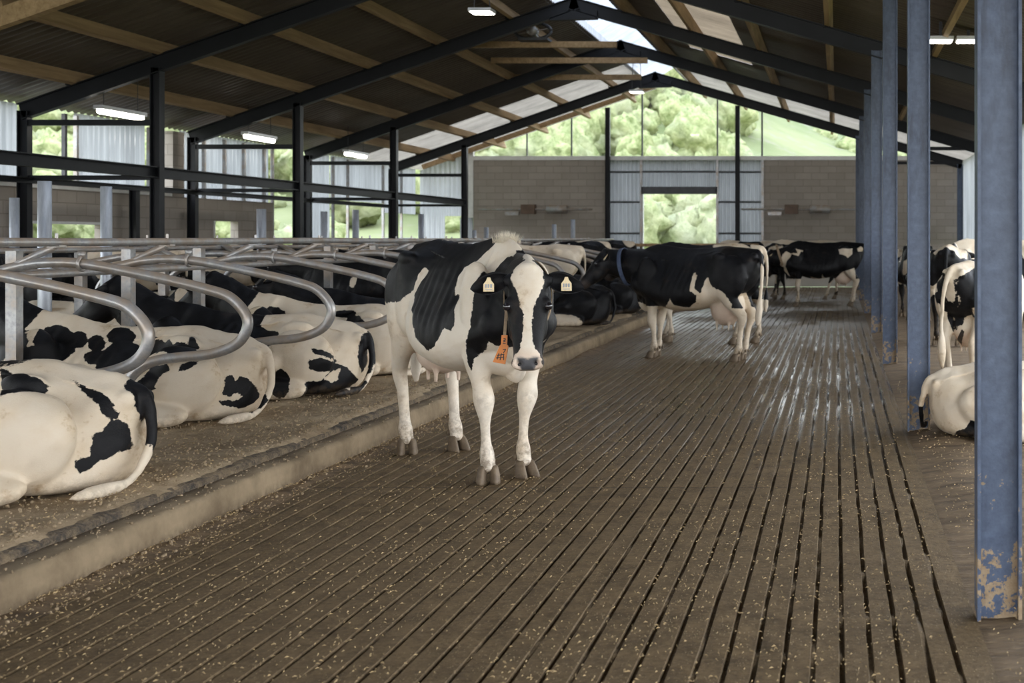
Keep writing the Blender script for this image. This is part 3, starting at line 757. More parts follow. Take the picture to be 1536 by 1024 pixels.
    # plank-topped gate across the far cross passage
    g = empty('pipe_gate', (-3.9, 27.6, 0), label='plank topped pipe gate before the far doorway', cat='gate')
    MB().box((-2.0, -.11, 1.24), (2.1, .11, 1.31)).build('top_plank', M['timber'], g)
    for z in (.35, .62, .88, 1.10): MB().tube([(-2.0, 0, z), (2.1, 0, z)], .022, 8).build('rail', M['galv'], g, True)
    for x in (-1.98, -.6, .8, 2.08): MB().tube([(x, 0, 0), (x, 0, 1.24)], .03, 8).build('upright', M['galv'], g, True)
# ================================================================== cattle
def loft(rings, cap=True):
    rings = [np.asarray(r, float) for r in rings]; n = len(rings[0]); mb = MB()
    v = [tuple(p) for r in rings for p in r]; f = []
    for j in range(len(rings)-1):
        for i in range(n):
            f.append((j*n+i, j*n+(i+1) % n, (j+1)*n+(i+1) % n, (j+1)*n+i))
    if cap:
        b = len(v); v.append(tuple(rings[0].mean(0))); v.append(tuple(rings[-1].mean(0)))
        for i in range(n):
            f.append((b, (i+1) % n, i)); f.append((b+1, (len(rings)-1)*n+i, (len(rings)-1)*n+(i+1) % n))
    return mb.add(v, f)

TT = np.array([0, .07, .2, .4, .62, .82, .95, 1.0])
def torso(secs, sub=4, shift=None):
    S = np.array([[s[0], s[1], s[2], *s[3]] for s in secs], float)
    S = catmull(S, sub); rings = []
    for s in S:
        x, zt, zb = s[:3]; w = np.concatenate([[0], np.maximum(s[3:9], .01), [0]])
        z = zt + (zb-zt)*TT
        right = np.stack([-w, z], 1); left = np.stack([w[1:-1], z[1:-1]], 1)[::-1]
        loop = catmull(np.concatenate([right, left]), 3, True)
        rings.append(np.stack([np.full(len(loop), x), loop[:, 0], loop[:, 1]], 1))
    return loft(rings)

def limb(path, sub=4, n=16, side=(0, 1, 0), round_ends=True):
    P = catmull(np.array(path, float), sub); c = P[:, :3]
    T = np.gradient(c, axis=0); T /= np.linalg.norm(T, axis=1)[:, None]
    rings = []; a = np.linspace(0, 2*np.pi, n, endpoint=False)
    for p, t, r in zip(c, T, P[:, 3:5]):
        sd = np.array(side, float); sd -= t*sd.dot(t); sd /= np.linalg.norm(sd); fo = np.cross(sd, t)
        rings.append(p + np.outer(np.cos(a), fo)*max(r[0], .004) + np.outer(np.sin(a), sd)*max(r[1], .004))
    if round_ends:
        r0 = (rings[0]-c[0])*.55 + c[0] - T[0]*P[0, 3]*.5; r1 = (rings[-1]-c[-1])*.55 + c[-1] + T[-1]*P[-1, 3]*.4
        rings = [r0] + rings + [r1]
    return loft(rings)

def ellipsoid(c, r, rot=None, n=14):
    v = []; f = []; 
    for j in range(n+1):
        t = math.pi*j/n
        for i in range(2*n):
            a = math.pi*i/n; p = np.array((r[0]*math.sin(t)*math.cos(a), r[1]*math.sin(t)*math.sin(a), r[2]*math.cos(t)))
            if rot is not None: p = rot @ p
            v.append(p + np.array(c))
    m = 2*n
    for j in range(n):
        for i in range(m): f.append((j*m+i, (j+1)*m+i, (j+1)*m+(i+1) % m, j*m+(i+1) % m))
    return MB().add(v, f)

def merge(parts):
    mb = MB()
    for p in parts: mb.add(p.v, p.f)
    return mb

def voxelise(mb, voxel, smooth=5):
    me = bpy.data.meshes.new('tmp'); me.from_pydata(mb.v, [], mb.f)
    bm = bmesh.new(); bm.from_mesh(me); bmesh.ops.remove_doubles(bm, verts=bm.verts, dist=1e-5); bmesh.ops.recalc_face_normals(bm, faces=bm.faces); bm.to_mesh(me); bm.free()
    o = bpy.data.objects.new('tmp', me); COL.objects.link(o)
    m = o.modifiers.new('r', 'REMESH'); m.mode = 'VOXEL'; m.voxel_size = voxel; m.adaptivity = 0
    m = o.modifiers.new('s', 'SMOOTH'); m.iterations = smooth; m.factor = .5
    dg = bpy.context.evaluated_depsgraph_get(); e = o.evaluated_get(dg); em = e.to_mesh()
    nv = len(em.vertices); v = np.empty(nv*3); em.vertices.foreach_get('co', v); v = v.reshape(-1, 3).copy()
    f = [tuple(p.vertices) for p in em.polygons]
    e.to_mesh_clear(); bpy.data.objects.remove(o); bpy.data.meshes.remove(me)
    return v, f

def unit(v):
    v = np.array(v, float); return v/np.linalg.norm(v)

HEAD = [(-.035, .045, -.055, .05), (-.02, .07, -.04, .09), (.01, .092, -.018, .14), (.06, .108, -.004, .185), (.13, .116, .0, .215), (.20, .122, .0, .24),
        (.27, .112, -.006, .24), (.34, .098, -.010, .215), (.41, .086, -.010, .178), (.465, .082, -.008, .152), (.505, .084, -.012, .138), (.535, .078, -.024, .112), (.553, .055, -.042, .07)]

class Head:
    def __init__(s, poll, axis, normal, k=1.0):
        s.o = np.array(poll, float); s.a = unit(axis); nn = np.array(normal, float); nn -= s.a*nn.dot(s.a); s.n = unit(nn); s.s = np.cross(s.n, s.a)
        # s.s points to the animal's left
        s.k = k
    def P(s, u, v, n): return s.o + (s.s*u + s.a*v + s.n*n)*s.k
    def inv(s, V):
        d = (V - s.o)/s.k; return np.stack([d @ s.s, d @ s.a, d @ s.n], 1)
    def parts(s):
        S = catmull(np.array(HEAD), 4); rings = []; a = np.linspace(0, 2*np.pi, 28, endpoint=False)
        for v, w, n0, d in S:
            cu, sn = np.cos(a), np.sin(a)
            uu = w*np.sign(cu)*np.abs(cu)**.78; q = np.sign(sn)*np.abs(sn)**.85
            t = (1-q)/2; uu = uu*(1 - .28*t**1.5)
            rings.append(np.array([s.P(x, v, n0 - d/2 + d/2*y) for x, y in zip(uu, q)]))
        out = [loft(rings)]
        rot = np.stack([s.s, s.a, s.n], 1)
        for e in (-1, 1):
            out.append(ellipsoid(s.P(e*.094, .195, -.046), (.036*s.k, .042*s.k, .036*s.k), rot, 10))   # brow
            out.append(ellipsoid(s.P(e*.062, .515, -.045), (.026*s.k, .035*s.k, .036*s.k), rot, 8))    # nostril wing
            out.append(ellipsoid(s.P(e*.070, .29, -.14), (.038*s.k, .10*s.k, .07*s.k), rot, 10))       # jaw
            out.append(limb([(*s.P(e*.07, .05, -.07), .035, .045), (*s.P(e*.125, .062, -.07), .024, .03)], 2, 10, tuple(s.a)))
        out.append(ellipsoid(s.P(0, .0, -.055), (.062*s.k, .045*s.k, .05*s.k), rot, 10))                # poll
        return out
    def ear(s, e, L=.205, drop=.16):
        """cupped leaf-shaped ear, e=+1 left, -1 right"""
        d = unit(s.s*e + s.a*drop - s.n*.10); wv = unit(s.a - d*s.a.dot(d)); nn = unit(np.cross(d, wv)); 
        if nn.dot(s.n) < 0: nn = -nn
        base = s.P(e*.105, .055, -.065); nt, nw = 14, 10; front = []; back = []
        for i in range(nt+1):
            t = i/nt; hw = .067*(math.sin(math.pi*min(1, t*.93+.07))**.62)*(1 - .22*t)
            for j in range(nw+1):
                q = -1 + 2*j/nw
                cup = -.034*(1-q*q)*math.sin(math.pi*min(1, t*.8+.2)) + .012*t
                p = base + (d*(L*t) + wv*(hw*q - .006 + .02*t) + nn*cup)*s.k
                th = (.012*(1-.5*t)*(1-q*q*.75))*s.k
                front.append(p); back.append(p - nn*(th + .002))
        v = front + back; f = []; m = nw+1; o = len(front)
        for i in range(nt):
            for j in range(nw):
                q = (i*m+j, i*m+j+1, (i+1)*m+j+1, (i+1)*m+j); f.append(q); f.append(tuple(o+k for k in q[::-1]))
        edge = [j for j in range(m)] + [i*m+nw for i in range(1, nt+1)] + [nt*m+j for j in range(nw-1, -1, -1)] + [i*m for i in range(nt-1, 0, -1)]
        for k in range(len(edge)):
            a, b = edge[k], edge[(k+1) % len(edge)]; f.append((a, o+a, o+b, b))
        tagp = base + (d*(L*.52) + nn*.004 + wv*.02)*s.k
        return v, f, tagp

def hoof(cx, cy, ang, k=1.0, z0=0.0):
    """a cloven hoof: two claws and two dew claws; returns verts, faces"""
    mb = MB(); ca, sa = math.cos(ang), math.sin(ang)
    for e in (-1, 1):
        rings = []
        for z, sh, L, w in ((.100, -.008, .036, .020), (.088, 0, .045, .026), (.055, .012, .055, .030), (.015, .026, .065, .0325), (.0, .029, .066, .0325)):
            a = np.linspace(0, 2*np.pi, 18, endpoint=False); ring = []
            for t in a:
                x = L*math.cos(t); x = x*1.0 if x > 0 else x*.78
                y = w*math.sin(t)*(1 - .28*max(0, math.cos(t))**2)
                if y*e < 0: y *= .85
                yy = e*(w + .004) + y + e*.004*max(0, math.cos(t))
                ring.append(((sh+x)*k, yy*k, z*k))
            rings.append([(cx + x*ca - y*sa, cy + x*sa + y*ca, z + z0) for x, y, z in ring])
        m = loft(rings); mb.add(m.v, m.f)
        m = ellipsoid((cx + (-.055*ca - e*.030*sa)*k, cy + (-.055*sa + e*.030*ca)*k, z0 + .115*k), (.014*k, .014*k, .022*k), None, 6); mb.add(m.v, m.f)
    return mb

STAND = [  # x, top, bottom, half widths from spine to belly
    (-.885, 1.335, 1.16, (.030, .055, .07, .07, .05, .03)),
    (-.84, 1.375, 1.02, (.050, .105, .135, .13, .105, .06)),
    (-.76, 1.392, .90, (.065, .150, .200, .20, .165, .10)),
    (-.62, 1.405, .80, (.080, .195, .250, .262, .225, .13)),
    (-.46, 1.422, .73, (.105, .262, .278, .285, .26, .16)),
    (-.37, 1.420, .70, (.100, .245, .270, .290, .27, .17)),
    (-.22, 1.405, .655, (.085, .195, .250, .305, .30, .19)),
    (.02, 1.395, .605, (.070, .160, .250, .335, .335, .21)),
    (.26, 1.405, .600, (.055, .130, .230, .325, .325, .205)),
    (.44, 1.432, .640, (.042, .100, .190, .285, .290, .185)),
    (.58, 1.445, .690, (.036, .080, .160, .250, .270, .165)),
    (.72, 1.400, .745, (.036, .075, .145, .215, .230, .130)),
    (.83, 1.320, .800, (.040, .075, .125, .165, .170, .090)),
    (.90, 1.240, .88, (.035, .06, .085, .105, .10, .05))]
LIE = [
    (-.90, .455, .22, (.035, .06, .075, .08, .07, .05)),
    (-.85, .515, .08, (.055, .11, .15, .16, .15, .10)),
    (-.77, .560, .01, (.065, .16, .22, .25, .25, .20)),
    (-.62, .585, -.01, (.080, .20, .27, .32, .35, .32)),
    (-.46, .625, -.01, (.100, .255, .30, .355, .40, .37)),
    (-.36, .620, -.01, (.095, .235, .295, .37, .425, .39)),
    (-.20, .610, -.01, (.080, .19, .28, .385, .445, .41)),
    (.04, .620, -.01, (.070, .17, .28, .40, .455, .42)),
    (.28, .655, -.01, (.055, .14, .25, .375, .43, .39)),
    (.46, .700, -.01, (.042, .105, .20, .315, .375, .34)),
    (.60, .725, .0, (.036, .085, .165, .265, .31, .27)),
    (.74, .700, .04, (.036, .08, .15, .225, .255, .20)),
    (.86, .630, .10, (.040, .08, .13, .17, .18, .12)),
    (.92, .55, .2, (.035, .06, .085, .105, .10, .05))]

def neck(p0, head, r0=(.32, .17), r1=(.135, .095), t0=(1, 0, .10), sub=12):
    c0 = np.array(p0, float); c3 = head.P(0, .085, -.115); L = np.linalg.norm(c3-c0)
    back = unit(-head.a*.35 - head.n*1.0)
    c1 = c0 + unit(t0)*L*.38; c2 = c3 + back*L*.30
    rings = []; ang = np.linspace(0, 2*np.pi, 24, endpoint=False)
    for i in range(sub+1):
        t = i/sub; p = (1-t)**3*c0 + 3*(1-t)**2*t*c1 + 3*(1-t)*t*t*c2 + t**3*c3
        tg = unit(3*(1-t)**2*(c1-c0) + 6*(1-t)*t*(c2-c1) + 3*t*t*(c3-c2))
        sd = unit(np.cross((0, 0, 1), tg)); 
        if t > .7: sd = unit(sd*(1-(t-.7)/.3*.6) + head.s*((t-.7)/.3*.6))
        up = np.cross(tg, sd)
        e = t**.8; hh = r0[0]+(r1[0]-r0[0])*e; hw = r0[1]+(r1[1]-r0[1])*e
        ring = []
        for a in ang:
            cs, sn = math.cos(a), math.sin(a)
            wid = hw*(1 - .38*max(0, sn)**1.5 - .12*max(0, -sn))       # narrower crest
            ring.append(p + sd*cs*wid + up*sn*hh)
        rings.append(np.array(ring))
    return loft(rings)

def cow_geometry(spec):
    """one continuous hide: returns dict(v, f, head, masks)"""
    pose = spec.get('pose', 'stand'); vox = spec.get('voxel', .016)
    hd = Head(*spec['head']); parts = []; hooves = MB()
    if pose == 'stand':
        parts.append(torso(STAND))
        for e in (-1, 1):
            parts.append(ellipsoid((-.43, e*.222, 1.288), (.095, .055, .058)))      # hook bones
            parts.append(ellipsoid((-.855, e*.085, 1.285), (.05, .045, .05)))      # pin bones
            parts.append(ellipsoid((.60, e*.185, 1.02), (.15, .085, .27)))         # shoulder
            parts.append(ellipsoid((.735, e*.165, .93), (.085, .07, .10)))         # point of shoulder
            parts.append(ellipsoid((-.60, e*.195, 1.04), (.20, .095, .27)))        # thigh
            fx, fy = spec['feet'][('FR', 'FL')[e > 0]]; dx, dy = fx-.58, fy-e*.15
            F = [(.60, e*.18, 1.02, .15, .085), (.545, e*.175, .84, .125, .090), (.555, e*.168, .70, .088, .075), (.565, e*.160, .58, .060, .054), (.580, e*.155, .490, .062, .062), (.578, e*.153, .435, .052, .054),
                 (.570, e*.152, .345, .033, .031), (.570, e*.150, .235, .031, .029), (.576, e*.150, .165, .046, .043), (.590, e*.150, .115, .040, .042), (.596, e*.150, .08, .044, .046)]
            wts = [0, .1, .2, .35, .5, .62, .8, .92, 1, 1, 1]
            parts.append(limb([(x+dx*w, y+dy*w, z, a, b) for (x, y, z, a, b), w in zip(F, wts)]))
            h = hoof(.596+dx, e*.15+dy, spec.get('toe', {}).get(('FR', 'FL')[e > 0], 0)); hooves.add(h.v, h.f)
            fx, fy = spec['feet'][('HR', 'HL')[e > 0]]; dx, dy = fx+.60, fy-e*.16
            B = [(-.62, e*.18, 1.10, .21, .095), (-.55, e*.20, .90, .175, .10), (-.57, e*.195, .76, .115, .08), (-.645, e*.185, .655, .078, .062), (-.705, e*.175, .565, .062, .050), (-.705, e*.170, .50, .054, .046), (-.680, e*.165, .42, .040, .038),
                 (-.660, e*.162, .30, .036, .035), (-.650, e*.160, .215, .038, .036), (-.640, e*.160, .165, .048, .045), (-.618, e*.160, .115, .041, .043), (-.610, e*.160, .08, .044, .046)]
            wts = [0, .1, .25, .4, .55, .62, .72, .85, .93, 1, 1, 1]
            parts.append(limb([(x+dx*w, y+dy*w, z, a, b) for (x, y, z, a, b), w in zip(B, wts)]))
            w = .5; parts.append(limb([(-.66+dx*.4, e*.182+dy*.4, .72, .028, .024), (-.745+dx*w, e*.178+dy*w, .60, .026, .024), (-.755+dx*w, e*.176+dy*w, .555, .026, .024), (-.72+dx*.6, e*.172+dy*.6, .50, .024, .024)], 3, 10))   # hamstring to the point of the hock
            h = hoof(-.612+dx, e*.16+dy, spec.get('toe', {}).get(('HR', 'HL')[e > 0], 0)); hooves.add(h.v, h.f)
        uz = spec.get('udder', .0)
        parts.append(ellipsoid((-.42, 0, .665-uz*.4), (.20, .155, .155+uz*.5)))
        parts.append(ellipsoid((-.54, 0, .72-uz*.4), (.13, .135, .16+uz*.3)))
        for tx, ty in ((-.33, .075), (-.33, -.075), (-.49, .065), (-.49, -.065)):
            parts.append(limb([(tx, ty, .57-uz, .022, .022), (tx, ty, .515-uz, .015, .015), (tx, ty, .465-uz, .013, .013)], 2, 10))
        parts.append(ellipsoid((.73, 0, .85), (.13, .14, .16))); parts.append(ellipsoid((.60, 0, .74), (.17, .175, .13)))                     # brisket
        parts.append(limb([(.84, 0, .98, .05, .035), (.845, 0, .82, .045, .022), (.80, 0, .665, .04, .018), (.72, 0, .625, .05, .020), (.60, 0, .66, .06, .04)], 3, 10))   # dewlap
        tail = spec.get('tail', [(-.77, 0, 1.355, .03, .035), (-.88, 0, 1.335, .036, .036), (-.935, .0, 1.20, .027, .027), (-.94, .005, .95, .022, .022), (-.935, .01, .75, .020, .020), (-.93, .012, .66, .034, .032), (-.925, .012, .54, .040, .036), (-.92, .012, .44, .018, .018)])
        parts.append(limb(tail, 4, 12))
        parts.append(neck((.56, 0, 1.085), hd, (.305, .175), (.150, .100), spec.get('t0', (1, 0, .15))))
    else:
        parts.append(torso(LIE))
        for e in (-1, 1):
            parts.append(ellipsoid((-.44, e*.205, .515), (.11, .06, .066)))
            parts.append(ellipsoid((-.86, e*.085, .43), (.05, .045, .05)))
            parts.append(ellipsoid((.55, e*.21, .36), (.17, .10, .26)))
            near = 1.0 if e*spec.get('over', 1) > 0 else .8
            parts.append(ellipsoid((-.47, e*.33, .265), (.31*near, .140, .245*near), np.array(Matrix.Rotation(R(12), 3, 'Y'))))   # thigh folded forward
            parts.append(limb([(-.36, e*.36, .28, .17, .10), (-.14, e*.40, .20, .11, .085), (-.10, e*.44, .13, .085, .07), (-.28, e*.47, .10, .08, .06), (-.48, e*.47, .085, .065, .05), (-.58, e*.465, .07, .06, .045), (-.52, e*.52, .05, .045, .045), (-.30, e*.55, .045, .042, .042), (-.14, e*.55, .05, .048, .045), (-.06, e*.55, .045, .04, .04)], 4, 14, (0, 0, 1)))
            h = hoof(-.03, e*.55, 0, 1, 0.0); hooves.add(h.v, h.f)
            parts.append(limb([(.56, e*.23, .36, .16, .09), (.44, e*.27, .20, .11, .075), (.56, e*.29, .11, .075, .06), (.76, e*.28, .08, .065, .055), (.84, e*.27, .06, .055, .05), (.74, e*.32, .05, .045, .04), (.58, e*.33, .045, .04, .038), (.50, e*.33, .045, .042, .04)], 4, 14, (0, 0, 1)))
            h = hoof(.47, e*.33, math.pi, 1, 0.0); hooves.add(h.v, h.f)
        parts.append(ellipsoid((-.50, .06*spec.get('over', 1), .16), (.26, .26, .17)))                # udder squashed on the bed
        tail = spec.get('tail', [(-.80, 0, .50, .03, .035), (-.91, 0, .45, .036, .036), (-.965, .03, .30, .027, .027), (-.955, .09, .13, .024, .024), (-.93, .18, .05, .022, .022), (-.90, .28, .04, .036, .030), (-.86, .38, .035, .034, .028), (-.83, .46, .03, .014, .014)])
        parts.append(limb(tail, 4, 12))
        parts.append(neck((.56, 0, .44), hd, (.27, .175), (.150, .100), spec.get('t0', (1, 0, .4))))
    parts += hd.parts()
    v, f = voxelise(merge(parts), vox, spec.get('smooth', 5 if pose == 'stand' else 11))
    # hollows, ribs and folds of the hide
    x, y, z = v[:, 0], v[:, 1], v[:, 2]; sy = np.sign(y)
    if pose == 'stand':
        body = (np.abs(y) > .12)*np.clip((.75 - x)/.1, 0, 1)
        hol = .038*np.exp(-((x+.24)/.12)**2 - ((z-1.245)/.085)**2) + .022*np.exp(-((x+.30)/.05)**2 - ((z-.95)/.20)**2) + .022*np.exp(-((x-.36-.10*(z-1.05))/.045)**2 - ((z-1.08)/.24)**2)
        hol = hol + .018*np.exp(-((x+.68)/.09)**2 - ((z-1.27)/.06)**2)
        rib = .0038*np.sin(2*np.pi*(x + .28*(z-1.0))/.082)*np.clip((x+.20)/.10, 0, 1)*np.clip((.40-x)/.10, 0, 1)*np.exp(-((z-1.02)/.23)**2)
        v = v.copy(); v[:, 1] -= sy*body*(hol - rib)
    else:
        body = (np.abs(y) > .12)*np.clip((.70 - x)/.1, 0, 1)
        hol = .045*np.exp(-((x+.20)/.11)**2 - ((z-.50)/.10)**2) + .035*np.exp(-((x+.05+.35*(z-.3))/.05)**2 - ((z-.28)/.22)**2) + .025*np.exp(-((x+.66)/.10)**2 - ((z-.49)/.07)**2)
        rib = .007*np.sin(2*np.pi*(x + .25*z)/.085)*np.clip((x+.02)/.10, 0, 1)*np.clip((.42-x)/.10, 0, 1)*np.exp(-((z-.36)/.17)**2)
        fold = .007*np.sin(2*np.pi*(x*.8 + z*.9)/.06)*np.exp(-((x+.16)/.10)**2 - ((z-.16)/.10)**2)
        v = v.copy(); v[:, 1] -= sy*body*(hol - rib + fold)
    amp = .010 if pose == 'stand' else .018
    nz = np.array([noise.noise_vector((p[0]*4.5, p[1]*4.5, p[2]*4.5)) for p in v]); nz2 = np.array([noise.noise_vector((p[0]*13+7, p[1]*13, p[2]*13)) for p in v])
    qh = hd.inv(v); keep = np.clip((v[:, 2]-(.55 if pose == 'stand' else .04))/.15, 0, 1)*np.where((qh[:, 1] > -.1) & (np.abs(qh[:, 0]) < .2) & (qh[:, 2] > -.3), .15, 1.0)
    v = v + (nz*amp + nz2*amp*.30)*keep[:, None]
    # nostrils, mouth line
    q = hd.inv(v)
    for e in (-1, 1):
        d2 = ((q[:, 0]-e*.046)/.015)**2 + ((q[:, 1]-.522)/.014)**2
        dent = np.exp(-d2)*np.where(q[:, 2] > -.10, 1, 0)*.030
        v = v - np.outer(dent, hd.n + hd.a*.4)
    if pose != 'stand': v[:, 2] = np.maximum(v[:, 2], 0.0)
    nb = len(v); F = list(f); V = [v]
    mask_hoof = np.zeros(nb); ears = []
    tagp = {}
    for e in (-1, 1):
        ev, ef, tp = hd.ear(e, drop=spec.get('eardrop', .16)); o = sum(len(a) for a in V)
        V.append(np.array(ev)); F += [tuple(i+o for i in t) for t in ef]; tagp[e] = tp
    ne = sum(len(a) for a in V)
    o = ne; V.append(np.array(hooves.v, float)); F += [tuple(i+o for i in t) for t in hooves.f]
    V = np.concatenate(V); N_ = len(V)
    hoofm = np.zeros(N_); hoofm[ne:] = 1
    earm = np.zeros(N_); earm[nb:ne] = 1
    return dict(v=V, f=F, head=hd, hoof=hoofm, ear=earm, tag=tagp, pose=pose)

def poly_sd(P, Q):
    """signed distance (positive inside) of points P (n,2) to polygon Q (m,2)"""
    best = np.full(len(P), 1e9); inside = np.zeros(len(P), bool); m = len(Q)
    for i in range(m):
        a, b = Q[i], Q[(i+1) % m]; ab = b-a; L = ab.dot(ab) + 1e-12
        t = np.clip(((P-a) @ ab)/L, 0, 1); d = np.linalg.norm(P - a - t[:, None]*ab, axis=1); best = np.minimum(best, d)
        c = ((a[1] > P[:, 1]) != (b[1] > P[:, 1])); xx = (b[0]-a[0])*(P[:, 1]-a[1])/((b[1]-a[1]) + 1e-12) + a[0]
        inside ^= c & (P[:, 0] < xx)
    return np.where(inside, best, -best)

def newell(Q):
    n = np.zeros(3)
    for i in range(len(Q)): n += np.cross(Q[i], Q[(i+1) % len(Q)])
    return unit(n)

def pattern(g, ops, face=None, base=-1.0):
    v = g['v']; d = np.full(len(v), .2*base); hd = g['head']; q = hd.inv(v)
    ishead = (q[:, 1] > -.06) & (q[:, 1] < .62) & (np.abs(q[:, 0]) < .16) & (q[:, 2] > -.245) & (q[:, 2] < .06)
    ishead &= ~((q[:, 1] < .09) & (q[:, 2] < -.14))
    for op in ops:
        kind, colr = op[0], op[1]
        if kind == 'e':
            c, r = np.array(op[2]), np.array(op[3]); s = (1 - np.linalg.norm((v-c)/r, axis=1))*min(r)
        elif kind == 'p':
            Q = np.array(op[2], float); nn = newell(Q); c = Q.mean(0); dep = op[3] if len(op) > 3 else .3
            ax = unit(np.cross((0, 0, 1), nn) if abs(nn[2]) < .95 else np.cross((0, 1, 0), nn)); ay = np.cross(nn, ax)
            s = poly_sd(np.stack([(v-c) @ ax, (v-c) @ ay], 1), np.stack([(Q-c) @ ax, (Q-c) @ ay], 1))
            s = np.minimum(s, dep - np.abs((v-c) @ nn))
            if len(op) > 4: s = np.minimum(s, (op[4]*v[:, 1])*1.0)      # only that flank
        elif kind == 'side':   # 2D outline in the x-z plane on one flank
            Q = np.array(op[3], float); s = poly_sd(v[:, [0, 2]], Q); s = np.minimum(s, v[:, 1]*op[2] + .02)
        elif kind == 'n':      # irregular blotches
            sc, th, seed = op[2:5]
            s = np.array([noise.noise((p[0]*sc+seed, p[1]*sc*.8+seed*2, p[2]*sc)) for p in v])*.30 - th
        elif kind == 'z':      # everything below a height
            s = op[2] - v[:, 2]
        d = np.maximum(d, s) if colr == 'b' else np.minimum(d, -s)
    if g['pose'] == 'stand':
        d = np.where(g['hoof'] > 0, -.2, d)
    if face is not None:
        u, vv = np.abs(q[:, 0]), q[:, 1]
        if face == 'black': fd = np.full(len(v), .2)
        elif face == 'white': fd = np.full(len(v), -.2)
        else:
            xs = [p[0] for p in face]; ws = [p[1] for p in face]
            w = np.interp(vv, xs, ws); fd = u - w; fd = np.where(q[:, 2] < -.11, .2, fd)
        d = np.where(ishead, fd, d)
        d = np.where(g['ear'] > 0, .2 if face != 'white' else -.2, d)
    return d

def cow_mesh(name, g, patch, mat, k=1.0, bald=False):
    v = g['v']; hd = g['head']; q = hd.inv(v)
    me = bpy.data.meshes.new(name); me.from_pydata((v*k).tolist(), [], g['f']); me.materials.append(mat)
    me.polygons.foreach_set('use_smooth', [True]*len(me.polygons))
    n = len(v); nose = np.clip((q[:, 1]-.482-.30*np.maximum(0, .03-np.abs(q[:, 0])))/.010, 0, 1)*np.clip((.050 + .5*np.maximum(0, .515-q[:, 1]) - .45*np.maximum(0, q[:, 1]-.525) - np.abs(q[:, 0]))/.008, 0, 1)*np.clip((.560-q[:, 1])/.01, 0, 1)*np.clip((q[:, 2]+.085)/.02, 0, 1)*(q[:, 2] < .05)*(np.abs(q[:, 0]) < .12)
    nose *= (q[:, 1] < .60)
    mz = np.clip((q[:, 1]-.43)/.05, 0, 1)*(np.abs(q[:, 0]) < .13)*(q[:, 2] > -.2)*(q[:, 2] < .06)*(q[:, 1] < .62)*.55
    eyering = np.exp(-(((np.abs(q[:, 0])-.112)/.02)**2 + ((q[:, 1]-.205)/.035)**2 + ((q[:, 2]+.05)/.03)**2))
    pink = mz.copy()
    if g['pose'] == 'stand':
        ud = np.clip(1 - np.linalg.norm((v-np.array((-.44, 0, .60)))/np.array((.27, .19, .20)), axis=1), 0, .25)/.25*.75
        pink = np.maximum(pink, ud)
        mud = np.clip((.34 - v[:, 2])/.30, 0, 1)*.9 + .18*np.clip((.6-v[:, 2])/.2, 0, 1); mud = np.maximum(mud, .42*np.exp(-((v[:, 2]-.475)/.045)**2)*np.clip((v[:, 0]-.58)/.04, 0, 1)); mud[g['hoof'] > 0] = .25
    else:
        mud = np.clip((.10 - v[:, 2])/.10, 0, 1)*.7
    for nm, a in (('patch', patch), ('pink', pink), ('dark', np.clip(nose, 0, 1)), ('hoof', g['hoof']), ('mud', np.clip(mud, 0, 1))):
        at = me.attributes.new(nm, 'FLOAT', 'POINT'); at.data.foreach_set('value', np.ascontiguousarray(a, dtype=np.float32))
    me.update(); return me

_eye = {}
def eye_mesh():
    if 'm' not in _eye:
        m = ellipsoid((0, 0, 0), (.0225, .0225, .0225), None, 10); me = bpy.data.meshes.new('eye'); me.from_pydata([tuple(p) for p in m.v], [], m.f); me.materials.append(M['eye']); me.polygons.foreach_set('use_smooth', [True]*len(me.polygons)); _eye['m'] = me
    return _eye['m']

def frame_matrix(o, x, y, z):
    m = Matrix.Identity(4)
    for i in range(3): m[i][0], m[i][1], m[i][2], m[i][3] = x[i], y[i], z[i], o[i]
    return m

def add_cow(spec, loc, heading, label, ops=(), face='black', base=-1.0, k=1.0, tags=True, collar=None, group=None, eyes=True, geo=None, mat=None):
    g = geo or cow_geometry(spec); hd = g['head']
    patch = pattern(g, list(ops), face, base)
    me = cow_mesh('dairy_cow', g, patch, mat or M['coat'], k)
    o = bpy.data.objects.new('dairy_cow', me); o.location = loc; o.rotation_euler = (0, 0, heading); link(o)
    tag(o, label, 'cow', group)
    if eyes:
        for e in (-1, 1):
            c = bpy.data.objects.new('eye', eye_mesh()); c.location = Vector(hd.P(e*.1085, .209, -.0265))*k; c.scale = (k,)*3; link(c, o)
    if tags:
        for e in (-1, 1):
            p = g['tag'][e]; up = -hd.a; up = unit(np.array((0, 0, 1.0)) - hd.n*hd.n[2]) ; sx = np.cross(up, hd.n)
            mb = MB(); w, h = .021, .020
            prof = [(-w, -h), (w, -h), (w*.98, h*.55), (.010, h*1.25), (.006, h*1.9), (-.006, h*1.9), (-.010, h*1.25), (-w*.98, h*.55)]
            v = [(x, y, .002) for x, y in prof] + [(x, y, -.002) for x, y in prof]; m = len(prof)
            mb.add(v, [tuple(range(m)), tuple(range(2*m-1, m-1, -1))] + [(i, m+i, m+(i+1) % m, (i+1) % m) for i in range(m)])
            t = mb.build('ear_tag', M['tag'], o); t.matrix_local = frame_matrix(Vector(p + hd.n*.010)*k, sx, up, hd.n) @ Matrix.Scale(k*spec.get('tagk', 1.0), 4)
            if spec.get('print'):
                mb = MB(); 
                for j, (x0, x1, y) in enumerate([(-.014, -.008, .004), (-.004, .002, .004), (.006, .013, .004)]):
                    mb.box((x0, y-.009, .0021), (x1, y+.006, .0026))
                mb.box((-.014, -.014, .0021), (.014, -.011, .0026)); mb.build('print', M['tag_print'], t)
    return o, g
